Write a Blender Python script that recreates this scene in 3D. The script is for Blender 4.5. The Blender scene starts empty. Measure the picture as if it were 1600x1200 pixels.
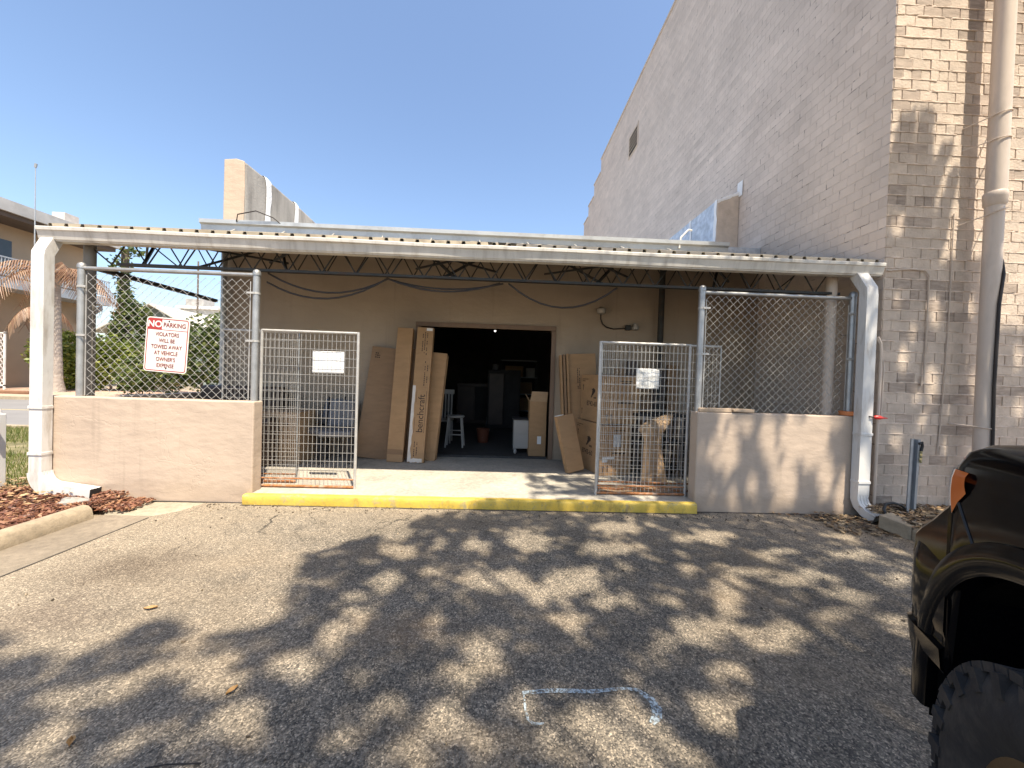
import bpy, math, random
from mathutils import Vector, Matrix, noise
R_ = math.radians
PI = math.pi
rnd = random.Random(7)
sc = bpy.context.scene
C = sc.collection

# ------------------------------------------------------------------ camera
F_PX, PSI, PIT, ROL, EYE = 600.0, R_(2.0), R_(0.9), R_(1.85), 1.5
cF = Vector((math.sin(PSI)*math.cos(PIT), math.cos(PSI)*math.cos(PIT), -math.sin(PIT)))
cR0 = Vector((math.cos(PSI), -math.sin(PSI), 0))
cU0 = cR0.cross(cF)
cR = cR0*math.cos(ROL) + cU0*math.sin(ROL)
cU = cU0*math.cos(ROL) - cR0*math.sin(ROL)
cam = bpy.data.cameras.new('camera')
camo = bpy.data.objects.new('camera', cam); C.objects.link(camo)
M = Matrix((cR, cU, -cF)).transposed().to_4x4(); M.translation = (0, 0, EYE)
camo.matrix_world = M
cam.sensor_width = 36.0; cam.lens = 36.0*F_PX/1600.0; cam.clip_start = 0.02; cam.clip_end = 2000
sc.camera = camo

def px_of(p):
    d = Vector(p) - Vector((0, 0, EYE)); w = d.dot(cF)
    if w < 0.05: return None
    return 800 + F_PX*d.dot(cR)/w, 600 - F_PX*d.dot(cU)/w

# ------------------------------------------------------------------ light
SUN = Vector((-0.22, 0.45, -1.0)).normalized()
w = bpy.data.worlds.new("World"); sc.world = w; w.use_nodes = True
nt = w.node_tree
sky = nt.nodes.new('ShaderNodeTexSky'); sky.sky_type = 'NISHITA'; sky.sun_disc = False
sky.sun_elevation = R_(63.4); sky.sun_rotation = R_(154); sky.air_density = 1.0; sky.dust_density = 1.5; sky.ozone_density = 1.6
nt.links.new(sky.outputs[0], nt.nodes['Background'].inputs[0]); nt.nodes['Background'].inputs[1].default_value = 0.14
sl = bpy.data.lights.new('sun', 'SUN'); sl.energy = 4.7; sl.angle = R_(0.65); sl.color = (1.0, 0.90, 0.745)
so = bpy.data.objects.new('sun', sl); C.objects.link(so); so.rotation_euler = SUN.to_track_quat('-Z', 'Y').to_euler(); so.location = (5, -10, 22)
sc.view_settings.view_transform = 'Standard'; sc.view_settings.look = 'None'
sc.view_settings.exposure = 0.98; sc.view_settings.gamma = 1.0
try:
    sc.cycles.max_bounces = 8; sc.cycles.diffuse_bounces = 5; sc.cycles.use_denoising = True
    sc.cycles.transparent_max_bounces = 12
except Exception: pass

# ------------------------------------------------------------------ mesh helpers
class MB:
    def __init__(s): s.v = []; s.f = []; s.mi = []; s.m = 0
    def face(s, *idx): s.f.append(idx); s.mi.append(s.m)
    def quad(s, a, b, c, d):
        n = len(s.v); s.v += [tuple(a), tuple(b), tuple(c), tuple(d)]; s.face(n, n+1, n+2, n+3)
    def tri(s, a, b, c):
        n = len(s.v); s.v += [tuple(a), tuple(b), tuple(c)]; s.face(n, n+1, n+2)
    def box(s, x0, x1, y0, y1, z0, z1, mtx=None, jit=0.0):
        n = len(s.v)
        for z in (z0, z1):
            for x, y in ((x0, y0), (x1, y0), (x1, y1), (x0, y1)):
                p = Vector((x, y, z))
                if jit: p += Vector((rnd.uniform(-jit, jit), rnd.uniform(-jit, jit), rnd.uniform(-jit, jit)))
                if mtx is not None: p = mtx @ p
                s.v.append(tuple(p))
        for q in ((3, 2, 1, 0), (4, 5, 6, 7), (0, 1, 5, 4), (1, 2, 6, 5), (2, 3, 7, 6), (3, 0, 4, 7)): s.face(*[n+i for i in q])
        return s
    def prism(s, poly, axis, d0, d1, mtx=None):
        """poly: 2D outline; axis 'x': (y,z), 'y': (x,z), 'z': (x,y)"""
        def P(a, b, d):
            p = Vector((d, a, b)) if axis == 'x' else Vector((a, d, b)) if axis == 'y' else Vector((a, b, d))
            return tuple(mtx @ p) if mtx is not None else tuple(p)
        n = len(s.v); k = len(poly)
        for d in (d0, d1): s.v += [P(a, b, d) for a, b in poly]
        s.face(*[n+i for i in range(k)][::-1]); s.face(*[n+k+i for i in range(k)])
        for i in range(k): s.face(n+i, n+(i+1) % k, n+k+(i+1) % k, n+k+i)
        return s
    def tube(s, pts, r, seg=8, caps=True, r1=None):
        pts = [Vector(p) for p in pts]; n0 = len(s.v); k = len(pts); up = None
        for i, p in enumerate(pts):
            t = (pts[min(i+1, k-1)] - pts[max(i-1, 0)])
            if t.length < 1e-9: t = Vector((0, 0, 1))
            t.normalize()
            if up is None:
                up = Vector((0, 0, 1)) if abs(t.z) < .9 else Vector((1, 0, 0))
            a = t.cross(up)
            if a.length < 1e-6: up = Vector((0.3, 1, 0.1)); a = t.cross(up)
            a.normalize(); b = a.cross(t).normalized(); up = b
            rr = r if r1 is None else r + (r1-r)*i/max(k-1, 1)
            if isinstance(r, (list, tuple)): rr = r[i]
            for j in range(seg):
                an = 2*PI*j/seg + PI/seg
                s.v.append(tuple(p + a*math.cos(an)*rr + b*math.sin(an)*rr))
        for i in range(k-1):
            for j in range(seg):
                s.face(n0+i*seg+j, n0+i*seg+(j+1) % seg, n0+(i+1)*seg+(j+1) % seg, n0+(i+1)*seg+j)
        if caps:
            s.face(*[n0+j for j in range(seg)][::-1]); s.face(*[n0+(k-1)*seg+j for j in range(seg)])
        return s
    def lathe(s, prof, c, axis='z', seg=24):
        """prof: (radius, height) list about axis through c"""
        n0 = len(s.v); c = Vector(c)
        for r, h in prof:
            for j in range(seg):
                a = 2*PI*j/seg; u, v = r*math.cos(a), r*math.sin(a)
                p = Vector((u, v, h)) if axis == 'z' else Vector((u, h, v)) if axis == 'y' else Vector((h, u, v))
                s.v.append(tuple(c+p))
        for i in range(len(prof)-1):
            for j in range(seg):
                s.face(n0+i*seg+j, n0+i*seg+(j+1) % seg, n0+(i+1)*seg+(j+1) % seg, n0+(i+1)*seg+j)
        if prof[0][0] > 1e-4: s.face(*[n0+j for j in range(seg)][::-1])
        if prof[-1][0] > 1e-4: s.face(*[n0+(len(prof)-1)*seg+j for j in range(seg)])
        return s
    def grid(s, fn, nu, nv):
        n0 = len(s.v)
        for i in range(nu+1):
            for j in range(nv+1): s.v.append(tuple(fn(i/nu, j/nv)))
        for i in range(nu):
            for j in range(nv):
                a = n0+i*(nv+1)+j; s.face(a, a+nv+1, a+nv+2, a+1)
        return s
    def ellip(s, c, r, seg=14, rings=8, jit=0):
        pr = [(max(math.sin(PI*i/rings), 1e-5), -math.cos(PI*i/rings)) for i in range(rings+1)]
        n0 = len(s.v)
        for q, h in pr:
            for j in range(seg):
                a = 2*PI*j/seg; k = 1+rnd.uniform(-jit, jit)
                s.v.append((c[0]+r[0]*q*math.cos(a)*k, c[1]+r[1]*q*math.sin(a)*k, c[2]+r[2]*h*k))
        for i in range(rings):
            for j in range(seg): s.face(n0+i*seg+j, n0+i*seg+(j+1) % seg, n0+(i+1)*seg+(j+1) % seg, n0+(i+1)*seg+j)
        return s
    def build(s, name, mats, parent=None, smooth=False, bevel=0, world=True, recalc=False, solid=0, subdiv=0):
        me = bpy.data.meshes.new(name)
        vs = [Vector(v) for v in s.v]
        if parent is not None:
            if world:
                inv = WM[parent.name].inverted(); vs = [inv @ v for v in vs]
            base = None
        else:
            xs = [v.x for v in vs]; ys = [v.y for v in vs]; zs = [v.z for v in vs]
            base = Vector(((min(xs)+max(xs))/2, (min(ys)+max(ys))/2, min(zs))); vs = [v-base for v in vs]
        me.from_pydata([tuple(v) for v in vs], [], s.f)
        if not isinstance(mats, (list, tuple)): mats = [mats]
        for m in mats: me.materials.append(m)
        if len(mats) > 1: me.polygons.foreach_set('material_index', s.mi)
        if smooth:
            me.polygons.foreach_set('use_smooth', [True]*len(me.polygons))
            if smooth != 'all': me.set_sharp_from_angle(angle=R_(38))
        me.update()
        if recalc:
            import bmesh
            b = bmesh.new(); b.from_mesh(me); bmesh.ops.remove_doubles(b, verts=b.verts, dist=1e-5)
            bmesh.ops.recalc_face_normals(b, faces=b.faces); b.to_mesh(me); b.free()
        o = bpy.data.objects.new(name, me); C.objects.link(o)
        if parent is not None:
            o.parent = parent; WM[o.name] = WM[parent.name]
        else:
            o.location = base; WM[o.name] = Matrix.Translation(base)
        if solid:
            md = o.modifiers.new('solid', 'SOLIDIFY'); md.thickness = solid; md.offset = 0
        if bevel:
            md = o.modifiers.new('bevel', 'BEVEL'); md.width = bevel; md.segments = 2; md.limit_method = 'ANGLE'; md.angle_limit = R_(40)
        if subdiv:
            md = o.modifiers.new('sub', 'SUBSURF'); md.levels = subdiv; md.render_levels = subdiv
        return o
WM = {}
def tag(o, label=None, cat=None, group=None, kind=None):
    if label: o['label'] = label
    if cat: o['category'] = cat
    if group: o['group'] = group
    if kind: o['kind'] = kind
    return o
def thing(name, label, cat, loc=(0, 0, 0), rz=0.0, group=None):
    o = bpy.data.objects.new(name, None); C.objects.link(o); o.location = loc; o.rotation_euler = (0, 0, rz)
    o.empty_display_size = 0.2
    WM[o.name] = Matrix.Translation(loc) @ Matrix.Rotation(rz, 4, 'Z')
    return tag(o, label, cat, group)
def copy_tree(o, parent=None):
    c = o.copy(); C.objects.link(c)
    if parent is not None: c.parent = parent
    for ch in o.children: copy_tree(ch, c)
    return c
def frame(origin, xd, ud):
    """matrix whose x runs along xd, y along ud, z out of the face"""
    xd = Vector(xd).normalized(); ud = Vector(ud).normalized(); n = xd.cross(ud)
    m = Matrix((xd, ud, n)).transposed().to_4x4(); m.translation = Vector(origin); return m
def text(name, lines, m, parent, world=True, bold=0.0, xs=1.0):
    """lines: (string, x, y, size, align) in the frame m already given as mtx"""
    mtx, mat_ = m; mb = MB()
    for st, x, y, size, al in lines:
        cu = bpy.data.curves.new('t', 'FONT'); cu.body = st; cu.size = size; cu.align_x = al; cu.offset = bold*size
        ob = bpy.data.objects.new('t', cu); C.objects.link(ob); bpy.context.view_layer.update()
        me = bpy.data.meshes.new_from_object(ob.evaluated_get(bpy.context.evaluated_depsgraph_get()))
        n = len(mb.v)
        for v in me.vertices: mb.v.append(tuple(mtx @ Vector((x+v.co.x*xs, y+v.co.y, 0))))
        for p in me.polygons: mb.face(*[n+i for i in p.vertices])
        bpy.data.objects.remove(ob); bpy.data.curves.remove(cu); bpy.data.meshes.remove(me)
    return mb.build(name, mat_, parent, world=world)

# ------------------------------------------------------------------ materials
def nodes(name):
    m = bpy.data.materials.new(name); m.use_nodes = True; t = m.node_tree
    return m, t, t.nodes['Principled BSDF']
def N(t, kind, **kw):
    n = t.nodes.new('ShaderNode'+kind)
    for k, v in kw.items():
        if k in n.inputs: n.inputs[k].default_value = v
        else: setattr(n, k, v)
    return n
def ramp(t, src, stops):
    r = t.nodes.new('ShaderNodeValToRGB'); e = r.color_ramp.elements
    while len(e) < len(stops): e.new(0.5)
    for i, (p, c) in enumerate(stops):
        e[i].position = p; e[i].color = (*c, 1) if not isinstance(c, (int, float)) else (c, c, c, 1)
    t.links.new(src, r.inputs[0]); return r.outputs[0]
def mixc(t, fac, a, b, mode='MIX'):
    m = t.nodes.new('ShaderNodeMix'); m.data_type = 'RGBA'; m.blend_type = mode
    for sock, val in ((m.inputs[0], fac), (m.inputs[6], a), (m.inputs[7], b)):
        if hasattr(val, 'is_linked') or hasattr(val, 'links'): t.links.new(val, sock)
        elif isinstance(val, (int, float)): sock.default_value = val
        else: sock.default_value = (*val, 1)
    return m.outputs[2]
def sc3(c, k): return tuple(min(max(x*k, 0), 1) for x in c)
def pos(t, world=False):
    if world: return t.nodes.new('ShaderNodeNewGeometry').outputs['Position']
    return t.nodes.new('ShaderNodeTexCoord').outputs['Object']
def noisef(t, co, scale, detail=4, rough=.55, out=0, stretch=None):
    n = N(t, 'TexNoise', Scale=scale, Detail=detail, Roughness=rough)
    if stretch:
        mp = t.nodes.new('ShaderNodeMapping'); mp.inputs['Scale'].default_value = stretch; t.links.new(co, mp.inputs[0]); co = mp.outputs[0]
    t.links.new(co, n.inputs['Vector']); return n.outputs[out]
def bump(t, b, h, strength, dist):
    n = N(t, 'Bump', Strength=strength, Distance=dist); t.links.new(h, n.inputs['Height'])
    if b.inputs['Normal'].is_linked: t.links.new(b.inputs['Normal'].links[0].from_socket, n.inputs['Normal'])
    t.links.new(n.outputs[0], b.inputs['Normal'])
def mat(name, col, rough=.6, metal=0.0, var=.12, vs=3.0, bs=60., bst=.15, bd=.003, dirt=None, ds=4.0, da=.35, coat=0, spec=None, island=0.0, trans=0.0, stretch=None):
    m, t, b = nodes(name); co = pos(t)
    f = noisef(t, co, vs, 6, stretch=stretch)
    c = ramp(t, f, [(.3, sc3(col, 1-var)), (.7, sc3(col, 1+var))])
    if dirt:
        d = ramp(t, noisef(t, co, ds, 8, .65, stretch=stretch), [(.5, 0), (.5+da, 1)])
        c = mixc(t, d, c, dirt)
    if island:
        g = t.nodes.new('ShaderNodeNewGeometry')
        c = mixc(t, 1.0, c, ramp(t, g.outputs['Random Per Island'], [(0, 1-island), (1, 1)]), 'MULTIPLY')
    t.links.new(c, b.inputs['Base Color']); b.inputs['Roughness'].default_value = rough; b.inputs['Metallic'].default_value = metal
    if bst: bump(t, b, noisef(t, co, bs, 3), bst, bd)
    if coat: b.inputs['Coat Weight'].default_value = coat; b.inputs['Coat Roughness'].default_value = .05
    if spec is not None: b.inputs['Specular IOR Level'].default_value = spec
    return m
def leafmat(name, c1, c2, c3=None, trans=.35):
    m, t, b = nodes(name); g = t.nodes.new('ShaderNodeNewGeometry')
    st = [(0, c1), (.6, c2)] + ([(1, c3)] if c3 else [])
    c = ramp(t, g.outputs['Random Per Island'], st)
    t.links.new(c, b.inputs['Base Color']); b.inputs['Roughness'].default_value = .5
    tr = t.nodes.new('ShaderNodeBsdfTranslucent'); t.links.new(c, tr.inputs[0])
    mx = t.nodes.new('ShaderNodeMixShader'); mx.inputs[0].default_value = trans
    t.links.new(b.outputs[0], mx.inputs[1]); t.links.new(tr.outputs[0], mx.inputs[2])
    t.links.new(mx.outputs[0], t.nodes['Material Output'].inputs[0]); return m

# stucco
def stucco(name, col, stain=.25):
    m, t, b = nodes(name); co = pos(t, True)
    c = ramp(t, noisef(t, co, 1.3, 7, .6), [(.3, sc3(col, .93)), (.72, sc3(col, 1.05))])
    st = ramp(t, noisef(t, co, 2.2, 6, .6, stretch=(1, 1, .35)), [(.52, 0), (.8, stain)])
    c = mixc(t, st, c, sc3(col, .55))
    sz = t.nodes.new('ShaderNodeSeparateXYZ'); t.links.new(co, sz.inputs[0])
    ns = noisef(t, co, 6, 7, .7)
    ml = t.nodes.new('ShaderNodeMath'); ml.operation = 'MULTIPLY_ADD'; ml.inputs[1].default_value = -.30; t.links.new(ns, ml.inputs[0]); t.links.new(sz.outputs[2], ml.inputs[2])
    sb = ramp(t, ml.outputs[0], [(0, .26), (.10, 0)])
    c = mixc(t, sb, c, (.27, .19, .12))
    dr = ramp(t, noisef(t, co, 9, 5, .6, stretch=(1, 1, .06)), [(.60, 0), (.72, .28)])
    c = mixc(t, dr, c, sc3(col, .6))
    sp = ramp(t, noisef(t, co, 45, 3, .7), [(.66, 0), (.76, .35)])
    c = mixc(t, sp, c, sc3(col, .6))
    t.links.new(c, b.inputs['Base Color']); b.inputs['Roughness'].default_value = .85
    bump(t, b, noisef(t, co, 2.6, 5, .55, stretch=(1, 1, 1.8)), .6, .03)
    bump(t, b, noisef(t, co, 90, 4, .6), .35, .003)
    v = N(t, 'TexVoronoi', Scale=1.1, feature='DISTANCE_TO_EDGE')
    dd = N(t, 'TexNoise', Scale=3.0, Detail=5)
    t.links.new(co, dd.inputs['Vector'])
    ad = t.nodes.new('ShaderNodeVectorMath'); ad.operation = 'MULTIPLY_ADD'; ad.inputs[1].default_value = (.5, .5, .5)
    t.links.new(dd.outputs['Color'], ad.inputs[0]); t.links.new(co, ad.inputs[2]); t.links.new(ad.outputs[0], v.inputs['Vector'])
    cr = ramp(t, v.outputs['Distance'], [(0.0, 0), (.006, 1)])
    msk = ramp(t, noisef(t, co, .9, 2), [(.5, 1), (.58, 0)])
    mm = t.nodes.new('ShaderNodeMath'); mm.operation = 'MAXIMUM'; t.links.new(cr, mm.inputs[0]); t.links.new(msk, mm.inputs[1])
    bump(t, b, mm.outputs[0], .35, .004)
    return m
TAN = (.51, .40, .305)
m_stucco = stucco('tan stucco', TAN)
m_stucco_b = stucco('shade-toned tan stucco', (.38, .30, .22))  # same tan paint, with the canopy's shade darkened into the colour
m_parapet = mat('grey weathered concrete', (.33, .31, .28), .9, var=.28, vs=2.2, bs=30, bst=.6, bd=.01, dirt=(.11, .10, .09), ds=3.2, da=.3, stretch=(1, 1, .22))

# asphalt
def asphalt():
    m, t, b = nodes('worn asphalt'); co = pos(t, True); ST = []
    v = N(t, 'TexVoronoi', Scale=145.0); t.links.new(co, v.inputs['Vector'])
    stone = ramp(t, v.outputs['Color'], [(0, (.02, .018, .017)), (.4, (.11, .098, .08)), (.72, (.29, .245, .185)), (1, (.80, .655, .48))])
    v2 = N(t, 'TexVoronoi', Scale=75.0); t.links.new(co, v2.inputs['Vector'])
    stone2 = ramp(t, v2.outputs['Color'], [(0, (.04, .036, .033)), (.5, (.165, .145, .115)), (1, (.52, .43, .32))])
    c = mixc(t, .38, stone, stone2)
    big = ramp(t, noisef(t, co, .55, 6, .6), [(.32, .72), (.7, 1.22)])
    c = mixc(t, 1.0, c, big, 'MULTIPLY')
    mid = ramp(t, noisef(t, co, 4.5, 6, .7), [(.3, .78), (.7, 1.15)])
    c = mixc(t, 1.0, c, mid, 'MULTIPLY')
    tn = ramp(t, noisef(t, co, .8, 5, .6, stretch=(1, 1.5, 1)), [(.46, 0), (.7, .45)])
    c = mixc(t, tn, c, mixc(t, .55, (.42, .29, .16), stone2))
    # oil drips and dark old stains
    oil = ramp(t, noisef(t, co, 2.3, 6, .65), [(.60, 0), (.74, .65)])
    c = mixc(t, oil, c, (.06, .055, .05))
    for (cx, cy, rx, ry, col_, am) in ((-2.70, 2.94, .6, .42, (.10, .07, .045), .85), (-2.59, 2.36, .5, .3, (.12, .085, .06), .6), (-0.48, 2.25, .4, .22, (.30, .19, .10), .35), (.95, 2.2, .5, .35, (.04, .037, .034), .35), (2.6, 2.6, .4, .3, (.05, .045, .04), .5)):
        mpn = t.nodes.new('ShaderNodeMapping'); mpn.vector_type = 'POINT'; mpn.inputs['Location'].default_value = (-cx/rx, -cy/ry, 0); mpn.inputs['Scale'].default_value = (1/rx, 1/ry, 1)
        t.links.new(co, mpn.inputs[0]); ln = t.nodes.new('ShaderNodeVectorMath'); ln.operation = 'LENGTH'; t.links.new(mpn.outputs[0], ln.inputs[0])
        nn_ = noisef(t, co, 5.5, 7, .7); sb_ = t.nodes.new('ShaderNodeMath'); sb_.operation = 'MULTIPLY_ADD'; sb_.inputs[1].default_value = 1.7; t.links.new(nn_, sb_.inputs[0]); t.links.new(ln.outputs['Value'], sb_.inputs[2])
        mr = N(t, 'MapRange'); mr.inputs['From Min'].default_value = 1.9; mr.inputs['From Max'].default_value = 1.0; mr.inputs['To Max'].default_value = am; t.links.new(sb_.outputs[0], mr.inputs[0])
        ST.append((mr.outputs[0], col_))
    # pale silt by wall foot and left gutter; left tan also paints sunlight
    sx = t.nodes.new('ShaderNodeSeparateXYZ'); t.links.new(co, sx.inputs[0])
    ny = noisef(t, co, 2.0, 5)
    a = t.nodes.new('ShaderNodeMath'); a.operation = 'MULTIPLY_ADD'; a.inputs[1].default_value = 1.3
    t.links.new(ny, a.inputs[0]); t.links.new(sx.outputs[1], a.inputs[2])
    silt = ramp(t, a.outputs[0], [(0, 0), (1, 1)])
    mp = N(t, 'MapRange'); mp.inputs['From Min'].default_value = 4.1; mp.inputs['From Max'].default_value = 5.1; t.links.new(a.outputs[0], mp.inputs[0])
    a2 = t.nodes.new('ShaderNodeMath'); a2.operation = 'MULTIPLY_ADD'; a2.inputs[1].default_value = -1.6
    t.links.new(ny, a2.inputs[0]); t.links.new(sx.outputs[0], a2.inputs[2])
    mp2 = N(t, 'MapRange'); mp2.inputs['From Min'].default_value = -1.9; mp2.inputs['From Max'].default_value = -4.0; t.links.new(a2.outputs[0], mp2.inputs[0])
    mxx = t.nodes.new('ShaderNodeMath'); mxx.operation = 'MAXIMUM'; t.links.new(mp.outputs[0], mxx.inputs[0]); t.links.new(mp2.outputs[0], mxx.inputs[1])
    sm = t.nodes.new('ShaderNodeMath'); sm.operation = 'MULTIPLY'; sm.inputs[1].default_value = .72; t.links.new(mxx.outputs[0], sm.inputs[0])
    c = mixc(t, sm.outputs[0], c, mixc(t, .6, (.46, .365, .25), stone))
    for fo, col_ in ST: c = mixc(t, fo, c, mixc(t, .35, col_, stone))
    # cracks near the wall
    vc = N(t, 'TexVoronoi', Scale=1.6, feature='DISTANCE_TO_EDGE')
    dd = N(t, 'TexNoise', Scale=4.0, Detail=6); t.links.new(co, dd.inputs['Vector'])
    ad = t.nodes.new('ShaderNodeVectorMath'); ad.operation = 'MULTIPLY_ADD'; ad.inputs[1].default_value = (.45, .45, 0)
    t.links.new(dd.outputs['Color'], ad.inputs[0]); t.links.new(co, ad.inputs[2]); t.links.new(ad.outputs[0], vc.inputs['Vector'])
    cr = ramp(t, vc.outputs['Distance'], [(0, 1), (.008, 0)])
    mp3 = N(t, 'MapRange'); mp3.inputs['From Min'].default_value = 3.7; mp3.inputs['From Max'].default_value = 4.5; t.links.new(a.outputs[0], mp3.inputs[0])
    cm = t.nodes.new('ShaderNodeMath'); cm.operation = 'MULTIPLY'; t.links.new(cr, cm.inputs[0]); t.links.new(mp3.outputs[0], cm.inputs[1])
    c = mixc(t, cm.outputs[0], c, (.03, .028, .025))
    t.links.new(c, b.inputs['Base Color']); b.inputs['Roughness'].default_value = .9; b.inputs['Specular IOR Level'].default_value = .3
    vb = N(t, 'TexVoronoi', Scale=145.0, feature='SMOOTH_F1'); t.links.new(co, vb.inputs['Vector'])
    inv = t.nodes.new('ShaderNodeMath'); inv.operation = 'SUBTRACT'; inv.inputs[0].default_value = 1; t.links.new(vb.outputs['Distance'], inv.inputs[1])
    bump(t, b, inv.outputs[0], .9, .006)
    return m
m_asph = asphalt()
def concrete(name, col, stain=(.2, .17, .13), sa=.5):
    m, t, b = nodes(name); co = pos(t, True)
    c = ramp(t, noisef(t, co, 1.6, 8, .65), [(.28, sc3(col, .72)), (.72, sc3(col, 1.15))])
    c = mixc(t, ramp(t, noisef(t, co, 3.1, 8, .7), [(.55, 0), (.8, sa)]), c, stain)
    c = mixc(t, ramp(t, noisef(t, co, 120, 2, .6), [(.6, 0), (.75, .4)]), c, sc3(col, .5))
    t.links.new(c, b.inputs['Base Color']); b.inputs['Roughness'].default_value = .88
    c = mixc(t, 1.0, c, ramp(t, noisef(t, co, 17, 8, .75), [(.3, .66), (.7, 1.12)]), 'MULTIPLY'); t.links.new(c, b.inputs['Base Color'])
    bump(t, b, noisef(t, co, 80, 4, .65), .7, .006); bump(t, b, noisef(t, co, 9, 4), .4, .014)
    return m
m_conc = concrete('dock concrete', (.52, .47, .385))
m_kerb = concrete('kerb concrete', (.43, .345, .235), (.12, .09, .06), .85)
m_pan = concrete('gutter pan concrete', (.27, .22, .16), (.13, .10, .075), .85)
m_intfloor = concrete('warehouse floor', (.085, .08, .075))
def yellow():
    m, t, b = nodes('yellow kerb paint'); co = pos(t, True)
    c = ramp(t, noisef(t, co, 2.5, 6), [(.3, (.60, .40, .05)), (.7, (.70, .50, .09))])
    wear = ramp(t, noisef(t, co, 7, 9, .75), [(.53, 0), (.62, .9)])
    c = mixc(t, wear, c, (.40, .33, .17))
    c = mixc(t, ramp(t, noisef(t, co, 26, 6, .75), [(.50, 0), (.66, .55)]), c, (.36, .27, .09))
    dark = ramp(t, noisef(t, co, 4.2, 8, .75, stretch=(1, 1, .4)), [(.55, 0), (.70, .75)])
    c = mixc(t, dark, c, (.17, .10, .04))
    t.links.new(c, b.inputs['Base Color']); b.inputs['Roughness'].default_value = .6
    bump(t, b, noisef(t, co, 60, 5, .7), .6, .006); return m
m_yellow = yellow()
BRK = (.58, .475, .375)
def brick_tex(name, col, ax):
    m, t, b = nodes(name); co = pos(t, True)
    s = t.nodes.new('ShaderNodeSeparateXYZ'); t.links.new(co, s.inputs[0])
    cb = t.nodes.new('ShaderNodeCombineXYZ'); t.links.new(s.outputs[ax], cb.inputs[0]); t.links.new(s.outputs[2], cb.inputs[1])
    dn = N(t, 'TexNoise', Scale=7.0, Detail=4); t.links.new(cb.outputs[0], dn.inputs['Vector'])
    ad = t.nodes.new('ShaderNodeVectorMath'); ad.operation = 'MULTIPLY_ADD'; ad.inputs[1].default_value = (.016, .016, 0)
    t.links.new(dn.outputs['Color'], ad.inputs[0]); t.links.new(cb.outputs[0], ad.inputs[2])
    br = t.nodes.new('ShaderNodeTexBrick'); br.inputs['Scale'].default_value = 1; br.inputs['Mortar Size'].default_value = .007; br.inputs['Mortar Smooth'].default_value = .5
    br.inputs['Brick Width'].default_value = .22; br.inputs['Row Height'].default_value = .1225; br.inputs['Bias'].default_value = -.55
    br.inputs['Color1'].default_value = (1, 1, 1, 1); br.inputs['Color2'].default_value = (.74, .71, .69, 1); br.inputs['Mortar'].default_value = (.90, .89, .88, 1)
    t.links.new(ad.outputs[0], br.inputs['Vector'])
    c = ramp(t, noisef(t, co, .9, 6), [(.3, sc3(col, .9)), (.7, sc3(col, 1.07))])
    worn = ramp(t, noisef(t, co, .7, 5, .6), [(.44, .15), (.62, .8)])
    rs = t.nodes.new('ShaderNodeMapping'); rs.inputs['Scale'].default_value = (1.3, 8.163, 1); t.links.new(cb.outputs[0], rs.inputs[0])
    fl = t.nodes.new('ShaderNodeVectorMath'); fl.operation = 'FLOOR'; t.links.new(rs.outputs[0], fl.inputs[0])
    sx2 = t.nodes.new('ShaderNodeSeparateXYZ'); t.links.new(fl.outputs[0], sx2.inputs[0]); cb2 = t.nodes.new('ShaderNodeCombineXYZ')
    sx3 = t.nodes.new('ShaderNodeSeparateXYZ'); t.links.new(rs.outputs[0], sx3.inputs[0])
    rm_ = t.nodes.new('ShaderNodeMath'); rm_.operation = 'MULTIPLY'; rm_.inputs[1].default_value = 5.37; t.links.new(sx2.outputs[1], rm_.inputs[0])
    t.links.new(sx3.outputs[0], cb2.inputs[0]); t.links.new(rm_.outputs[0], cb2.inputs[1])
    rowf = noisef(t, cb2.outputs[0], .75, 5, .7)
    c = mixc(t, 1.0, c, ramp(t, rowf, [(.3, .80), (.68, 1.06)]), 'MULTIPLY')
    c = mixc(t, worn, c, mixc(t, 1.0, c, br.outputs['Color'], 'MULTIPLY'))
    # open joints: dark gaps here and there
    jm = ramp(t, noisef(t, co, 9, 3, .6), [(.58, 0), (.66, 1)])
    mu = t.nodes.new('ShaderNodeMath'); mu.operation = 'MULTIPLY'; t.links.new(br.outputs['Fac'], mu.inputs[0]); t.links.new(jm, mu.inputs[1])
    c = mixc(t, mu.outputs[0], c, sc3(col, .38))
    t.links.new(c, b.inputs['Base Color']); b.inputs['Roughness'].default_value = .8
    inv = t.nodes.new('ShaderNodeMath'); inv.operation = 'SUBTRACT'; inv.inputs[0].default_value = 1; t.links.new(br.outputs['Fac'], inv.inputs[1])
    bump(t, b, inv.outputs[0], .7, .010); bump(t, b, rowf, .7, .025); bump(t, b, noisef(t, co, 70, 4), .35, .004); bump(t, b, noisef(t, co, 6, 4), .4, .015)
    return m
m_brick_side = brick_tex('painted brick side', (.65, .545, .455), 1)  # front's brick colour made lighter and pinker against its bluish sky shade
m_brick_far = brick_tex('painted brick back', BRK, 0)
m_brk = mat('painted brick', BRK, .78, var=.12, vs=7, bs=38, bst=.8, bd=.009, island=.14, dirt=(.42, .33, .25), ds=6, da=.45)
m_brk_worn = mat('worn brick', (.42, .335, .265), .85, var=.22, vs=16, bs=70, bst=.7, bd=.006, dirt=(.55, .45, .36), ds=22, da=.2, island=.25, stretch=(.35, 1, 1.6))
m_mortar = mat('painted mortar', (.60, .49, .395), .9, var=.2, vs=14, bs=40, bst=.7, bd=.01)

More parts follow.
